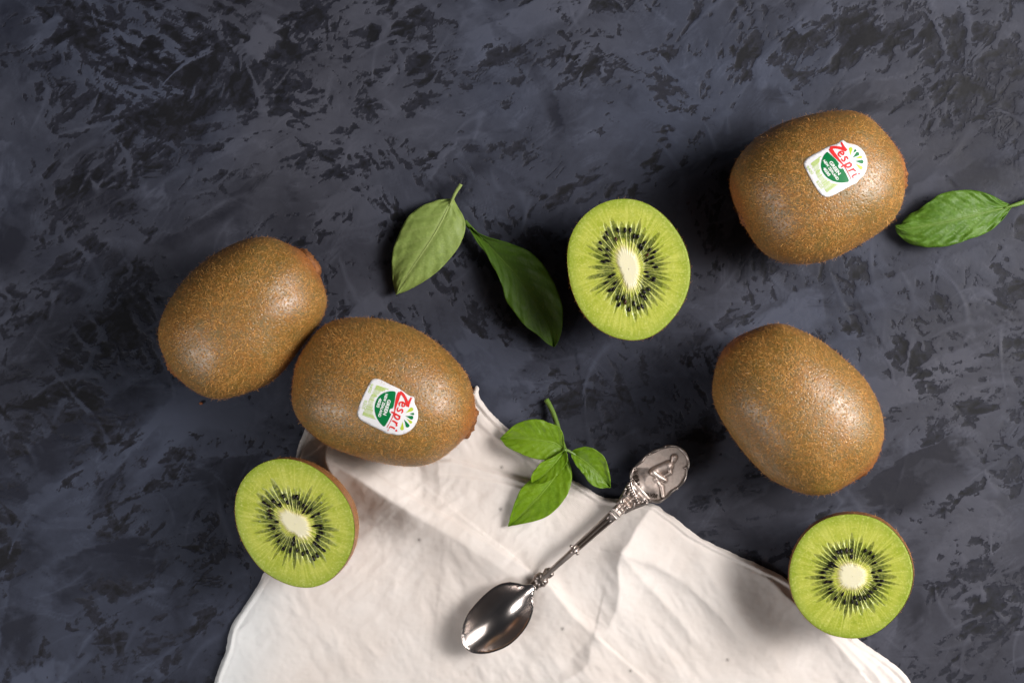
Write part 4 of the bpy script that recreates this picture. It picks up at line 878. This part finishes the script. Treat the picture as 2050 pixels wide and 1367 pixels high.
# ------------------------------------------------------------------ spoon
BZ = (910, 1120, 6.836); MZ = (1220, 880, 7.594)
AX = np.array([238.0, -212.0]); AX /= np.linalg.norm(AX); AY = np.array([AX[1], -AX[0]]) * -1     # along the handle, and across it
KN = np.array([1082.4, 1160.2])
def build_spoon():
    zk = .0105
    root = at(*KN, .002)
    t = thing('spoon', root, 'ornate tarnished silver spoon lying diagonally on the napkin', 'spoon')
    zax = lambda x: np.interp(x, [-40, 0, 60, 150, 215, 300, 400], [zk - .001, zk, .0100, .0085, .0080, .0076, .0070])
    def pt(x, y, dz=0.0):
        x = np.asarray(x, float); y = np.broadcast_to(np.asarray(y, float), x.shape); p = KN + x[..., None] * AX + y[..., None] * AY
        return at_arr(p.reshape(-1, 2), (zax(x) + dz).ravel())
    tarn = lambda V, v: dict(tarnish=np.broadcast_to(np.asarray(v, float), (len(V),)).copy())
    # bowl: thin shell, polar about its middle, deepest a little towards the tip
    ol = smoothclosed(zp([(1112, 372), (1075, 335), (1030, 332), (950, 345), (870, 318), (780, 302), (680, 310), (580, 345), (470, 420), (370, 510), (270, 620), (190, 720), (140, 820), (105, 920), (92, 1020), (98, 1100), (120, 1170),
                          (170, 1235), (240, 1275), (330, 1290), (430, 1285), (540, 1260), (650, 1220), (760, 1160), (860, 1070), (940, 980), (1010, 880), (1055, 770), (1085, 660), (1080, 560), (1078, 480), (1100, 410), (1125, 385)], *BZ), 200, 1)
    c = np.array(zp([(560, 830)], *BZ)[0]); nr = 34; u = np.linspace(0, 1, nr)
    Vq, Fq = fill_poly(ol, 3.4); nq = len(Vq)
    Ad = np.zeros((nq, nq)); 
    for i_, j_ in ((0, 1), (1, 2), (2, 0)): Ad[Fq[:, i_], Fq[:, j_]] = 1; Ad[Fq[:, j_], Fq[:, i_]] = 1
    bd, _ = pl_dist(Vq, np.vstack([ol, ol[:1]])); fix = np.abs(bd) < .05
    Lp = np.diag(Ad.sum(1)) - Ad; rhs = np.where(fix, 0, 1.0); Lp[fix] = 0; Lp[fix, fix] = 1
    zq = np.linalg.solve(Lp, rhs); zq /= zq.max()                       # a membrane pressed down from the rim
    al = (Vq - KN) @ AX
    rim = .0105 + np.interp(al, [-240, -120, -30, 0], [-.0006, 0, .0004, .0012])
    V = at_arr(Vq, rim - .0068 * zq)
    bo = part('bowl', V, [Fq], M['bowl'], t, root)
    md = bo.modifiers.new('thickness', 'SOLIDIFY'); md.thickness = .0007; md.offset = 0
    bv = bo.modifiers.new('soft', 'SUBSURF'); bv.levels = 1; bv.render_levels = 1
    nv_, nf_ = tube(pt(np.linspace(-20, 6, 14), 0.0, -.0009), np.interp(np.linspace(0, 1, 14), [0, 1], [.0021, .0015]), 14, .55); part('neck', nv_, nf_, M['silver'], t, root, True, tarn(nv_, .15))
    # stem with a grooved face
    xs = np.linspace(6, 196, 60); hw = np.interp(xs, [0, 25, 60, 88, 92, 150, 182, 196], [6.0, 5.6, 6.0, 6.8, 8.0, 9.0, 10.2, 10.6])
    y = np.linspace(-1, 1, 19); prof = np.sqrt(np.clip(1 - y ** 4, 0, 1)); gr = sstep(xs, 92, 100) * (1 - sstep(xs, 178, 186))
    top = .0016 * prof[None, :] - gr[:, None] * .0011 * (np.exp(-((np.abs(y) - .38) / .20) ** 2))[None, :]
    Vt = pt(np.repeat(xs[:, None], 19, 1), hw[:, None] * y[None, :]); Vt[:, 2] += top.ravel()
    Vb = pt(np.repeat(xs[:, None], 19, 1), hw[:, None] * y[None, :]); Vb[:, 2] -= (.0013 * prof[None, :] + 0 * top).ravel()
    tn = (gr[:, None] * np.exp(-((np.abs(y) - .38) / .22) ** 2)[None, :] * .9 + .15)
    n0 = len(Vt); f = grid_faces(60, 19)
    part('stem', np.vstack([Vt, Vb]), [f[:, ::-1], f + n0], M['silver'], t, root, True, tarn(np.vstack([Vt, Vb]), np.concatenate([tn.ravel(), np.full(n0, .4)])))
    # rosette knot
    def rosette(x, r, seed, k):
        th = np.linspace(0, math.pi, 36); ph = np.linspace(0, 2 * math.pi, 60, endpoint=False)
        petals = np.abs(np.sin(ph * k / 2))[None, :]; ring = .5 + .5 * np.cos(th[:, None] * 7 + petals * 1.5)
        rel = (.35 * petals * np.sin(th)[:, None] + .45 * ring * petals)
        rr = r * (.92 + .13 * rel)
        V = np.stack([rr * np.sin(th)[:, None] * np.cos(ph), rr * np.sin(th)[:, None] * np.sin(ph), .62 * rr * np.cos(th)[:, None] + 0 * ph], -1).reshape(-1, 3)
        cc = pt(np.array([float(x)]), np.array([0.0]))[0]
        return V + cc, grid_faces(36, 60, True)[:, ::-1], (1 - np.clip(rel * 1.7, 0, 1)).ravel()
    for x, r, k in ((0, .0029, 9), (21, .0021, 7)):
        V, F, tn = rosette(x, r, 1, k); part('rosette', V, [F], M['silver'], t, root, True, tarn(V, tn))
    V, F = join([ball(pt(np.array([q]), np.array([yy]), .0011)[0], .00042, 7, 9) for q, yy in ((38, -3), (42, 1), (46, 3), (35, 3))]); part('beading', V, F, M['silver'], t, root, True, tarn(V, .1))
    for q, yy, r in ((90, -9.5, .0007), (90, 9.5, .0007), (82, 0, .00055), (88, 3, .0005)):
        V, F = ball(pt(np.array([float(q)]), np.array([float(yy)]), .0006 if abs(yy) > 5 else .0016)[0], r, 8, 10); part('bead', V, F, M['silver'], t, root, True, tarn(V, .1))
    # collar bands
    for q, hwid in ((194, 10.8), (203, 11.6)):
        yy = np.linspace(-hwid, hwid, 16); v, f = tube(pt(np.full(16, float(q)), yy, .0011), .00062 * (1 - .25 * np.abs(yy / hwid) ** 4), 9, 1.3); part('collar', v, f, M['silver'], t, root, True, tarn(v, .15))
    # flared shoulder with two scrolls
    xs = np.linspace(203, 272, 30); hw = np.interp(xs, [203, 214, 225, 240, 262, 272], [10, 12, 14, 16, 26, 33]); y = np.linspace(-1, 1, 25)
    X2 = np.repeat(xs[:, None], 25, 1); Y2 = hw[:, None] * y[None, :]
    r2 = .0016 * np.clip(1 - y ** 6, 0, 1)[None, :] + .0005 * np.cos(y * 9)[None, :] * np.sin((xs - 203) / 69 * 3.1)[:, None] + .0002 * np.sin(X2 * .8)
    Vt = pt(X2, Y2); Vt[:, 2] += r2.ravel(); Vb = pt(X2, Y2); Vb[:, 2] -= .0009; n0 = len(Vt); f = grid_faces(30, 25)
    part('shoulder', np.vstack([Vt, Vb]), [f[:, ::-1], f + n0], M['matt'], t, root, True, tarn(np.vstack([Vt, Vb]), np.concatenate([np.clip(.9 - r2.ravel() / .0019, 0, 1), np.full(n0, .5)])))
    for sg in (-1, 1):
        k = np.linspace(0, 1, 34); an = k * 7.0; rad_ = 6.5 * (1 - .75 * k)
        x = 226 + 14 * (1 - k) * 0 + rad_ * np.cos(an) + 10 * (1 - k) ** 3; yv = sg * (9 + rad_ * np.sin(an))
        v, f = tube(pt(x, yv, .0019), np.interp(k, [0, 1], [.00052, .00034]), 8); part('scroll', v, f, M['silver'], t, root, True, tarn(v, .05))
        v, f = tube(pt(np.linspace(214, 262, 16), sg * np.interp(np.linspace(214, 262, 16), [214, 230, 262], [11, 15, 27]), .0012), .0006, 8); part('scroll', v, f, M['silver'], t, root, True, tarn(v, .1))
    row = resample(zp([(290, 690), (320, 770), (380, 860), (440, 955)], *MZ), 9)
    for p in row:
        V, F = ball(at(p[0], p[1], .0100), .00062, 8, 10); part('bead', V, F, M['silver'], t, root, True, tarn(V, .05))
    for p in zp([(245, 745), (190, 870), (500, 945), (560, 925), (345, 600), (620, 915)], *MZ):
        V, F = ball(at(p[0], p[1], .0096), .00052, 8, 10); part('bead', V, F, M['silver'], t, root, True, tarn(V, .1))
    # medallion plate with a raised mound, rim and lettering
    mo = smoothclosed(zp([(310, 600), (318, 500), (368, 410), (470, 330), (540, 240), (630, 180), (740, 140), (850, 95), (950, 78), (1040, 88), (1120, 140), (1185, 215), (1222, 310), (1215, 400), (1190, 470), (1180, 560), (1120, 670),
                          (1040, 740), (960, 790), (900, 860), (820, 930), (720, 960), (620, 940), (500, 950), (420, 900), (350, 800), (312, 700)], *MZ), 150, 1)
    Vp, Fp = fill_poly(mo, .95)
    q = (Vp - np.array(MZ[:2])) * MZ[2]                               # back in the crop's own pixels
    bd, _ = pl_dist(Vp, np.vstack([mo, mo[:1]])); bd = np.abs(bd)
    mound_c = np.array([640.0, 700.0]); e = np.hypot((q[:, 0] - 620) * .80 + (q[:, 1] - 640) * .30, (q[:, 1] - 640) * .72 - (q[:, 0] - 620) * .30)
    mound = .0013 * (1 - sstep(e, 60, 190)); band = np.exp(-((e - 235) / 45) ** 2) * (q[:, 0] < 800) * (q[:, 1] > 430)
    zM = .0088; hz = zM + mound - .0004 * band + .000015 * np.sin(q[:, 0] * .23) * np.sin(q[:, 1] * .19)
    hz -= .0006 * sstep(3 - bd, 0, 3)
    W = at_arr(Vp, hz); Wb = at_arr(Vp, zM - .0014)
    # a plain seated figure in low relief
    caps = [((985, 268), (972, 305), 52, 46, 1.0), ((955, 330), (920, 380), 34, 46, .85), ((895, 395), (690, 470), 82, 66, 1.0), ((665, 490), (840, 610), 62, 42, 1.15), ((830, 600), (720, 590), 40, 44, .9),
            ((700, 600), (800, 720), 40, 34, .8), ((790, 700), (815, 860), 36, 30, .95), ((895, 390), (925, 500), 36, 30, 1.25), ((925, 505), (810, 560), 28, 26, 1.25)]
    halo = np.zeros(len(q))
    for a_, b_, r0, r1, sc in caps:
        a_, b_ = np.array(a_, float), np.array(b_, float); ab = b_ - a_; tt = np.clip(((q - a_) @ ab) / (ab @ ab), 0, 1); dd = np.linalg.norm(q - a_ - tt[:, None] * ab, axis=1) - (r0 + (r1 - r0) * tt)
        halo = np.maximum(halo, np.exp(-(np.maximum(dd, 0) / 16) ** 2))
    me_o = part('medallion', W, [Fp], M['matt'], t, root, True, tarn(W, np.clip(.18 + .55 * band + .5 * sstep(6 - bd, 0, 5) - mound * 250 + .75 * halo, 0, 1)))
    md = me_o.modifiers.new('thickness', 'SOLIDIFY'); md.thickness = .0014; md.offset = -1
    rm = np.vstack([mo, mo[:1]]); k = np.linspace(0, 1, len(rm)); ctr = mo.mean(0); rin = ctr + (rm - ctr) * .965
    wob = .00052 * (1 + .25 * np.sin(k * 2 * math.pi * 11)); v, f = tube(at_arr(rin, zM + .0003), wob, 9, 1.0, False); part('rim', v, f, M['silver'], me_o, root, True, tarn(v, .0))
    for p in zp([(860, 100), (620, 210), (1160, 425), (1030, 740), (380, 430), (330, 610)], *MZ):
        V, F = ball(at(p[0], p[1], zM + .0006), .00060, 8, 10); part('bead', V, F, M['silver'], me_o, root, True, tarn(V, .3))
    # a plain seated figure in low relief
    fx, fy = np.meshgrid(np.arange(560, 1060, 5.0), np.arange(210, 900, 5.0)); Q = np.column_stack([fx.ravel(), fy.ravel()]); hh = np.zeros(len(Q))
    for a_, b_, r0, r1, sc in caps:
        a_, b_ = np.array(a_, float), np.array(b_, float); ab = b_ - a_; tt = np.clip(((Q - a_) @ ab) / (ab @ ab), 0, 1); dd = np.linalg.norm(Q - a_ - tt[:, None] * ab, axis=1); rr = r0 + (r1 - r0) * tt
        hh += (sc * np.sqrt(np.clip(1 - (dd / rr) ** 2, 0, 1)) * np.minimum(rr / 52, 1.05)) ** 5
    hh = hh ** .2
    keep = hh.reshape(fx.shape) > .02; ny, nx = fx.shape; f = grid_faces(ny, nx); kk = keep.ravel(); f = f[kk[f].sum(1) >= 2]
    used = np.unique(f); mp = np.full(ny * nx, -1); mp[used] = np.arange(len(used)); f = mp[f]
    qp = np.column_stack([MZ[0] + Q[used, 0] / MZ[2], MZ[1] + Q[used, 1] / MZ[2]])
    eu = np.hypot((Q[used, 0] - 620) * .80 + (Q[used, 1] - 640) * .30, (Q[used, 1] - 640) * .72 - (Q[used, 0] - 620) * .30)
    V = at_arr(qp, zM - .0002 + .0009 * (1 - sstep(eu, 60, 190)) + .0016 * hh[used]); part('figure', V, [f[:, ::-1]], M['matt'], me_o, root, True, tarn(V, np.clip(.75 - hh[used] * 1.2, 0, 1)))
    # raised lettering round the foot of the mound
    arc = resample(zp([(400, 500), (408, 570), (430, 640), (480, 720), (545, 785), (620, 830), (700, 850)], *MZ), 9, 2)
    lets = []
    for i, ch in enumerate('KØBENHAVN'):
        dr = arc[min(i + 1, 8)] - arc[max(i - 1, 0)]; dr /= np.linalg.norm(dr); up = np.array([dr[1], -dr[0]])
        cu = bpy.data.curves.new('text_source', 'FONT'); cu.body = ch; cu.offset = .015; cu.resolution_u = 2; o = bpy.data.objects.new('text_source', cu); COL.objects.link(o)
        me = bpy.data.meshes.new_from_object(o.evaluated_get(bpy.context.evaluated_depsgraph_get())); v = np.array([x.co[:2] for x in me.vertices]); g = {}
        for p in me.polygons: g.setdefault(len(p.vertices), []).append(list(p.vertices))
        bpy.data.objects.remove(o); bpy.data.curves.remove(cu); bpy.data.meshes.remove(me)
        if not len(v): continue
        v = (v - (v.max(0) + v.min(0)) / 2) / np.ptp(v[:, 1]); P2 = arc[i] + v[:, :1] * dr * 8.5 + v[:, 1:] * up * 8.5
        lets.append((at_arr(P2, zM + .0003), [np.array(x, np.int32) for x in g.values()]))
    V, F = join(lets); lo = part('lettering', V, F, M['oxide'], me_o, root, False, tarn(V, .95)); md = lo.modifiers.new('thickness', 'SOLIDIFY'); md.thickness = .0004; md.offset = 0
build_spoon()

# ------------------------------------------------------------------ crumb of kiwi skin on the board
V, F = ball((0, 0, 0), .0008, 9, 12, (1.0, .75, .6)); V *= (1 + .25 * np.sin(V[:, :1] * 5200) * np.cos(V[:, 1:2] * 4300)); p = at(403, 807, .0006)
o = link('crumb', new_mesh('crumb', V, F), M['crumb']); o.location = p
o['label'] = 'tiny reddish brown crumb on the board below the kiwi without sticker'; o['category'] = 'crumb'
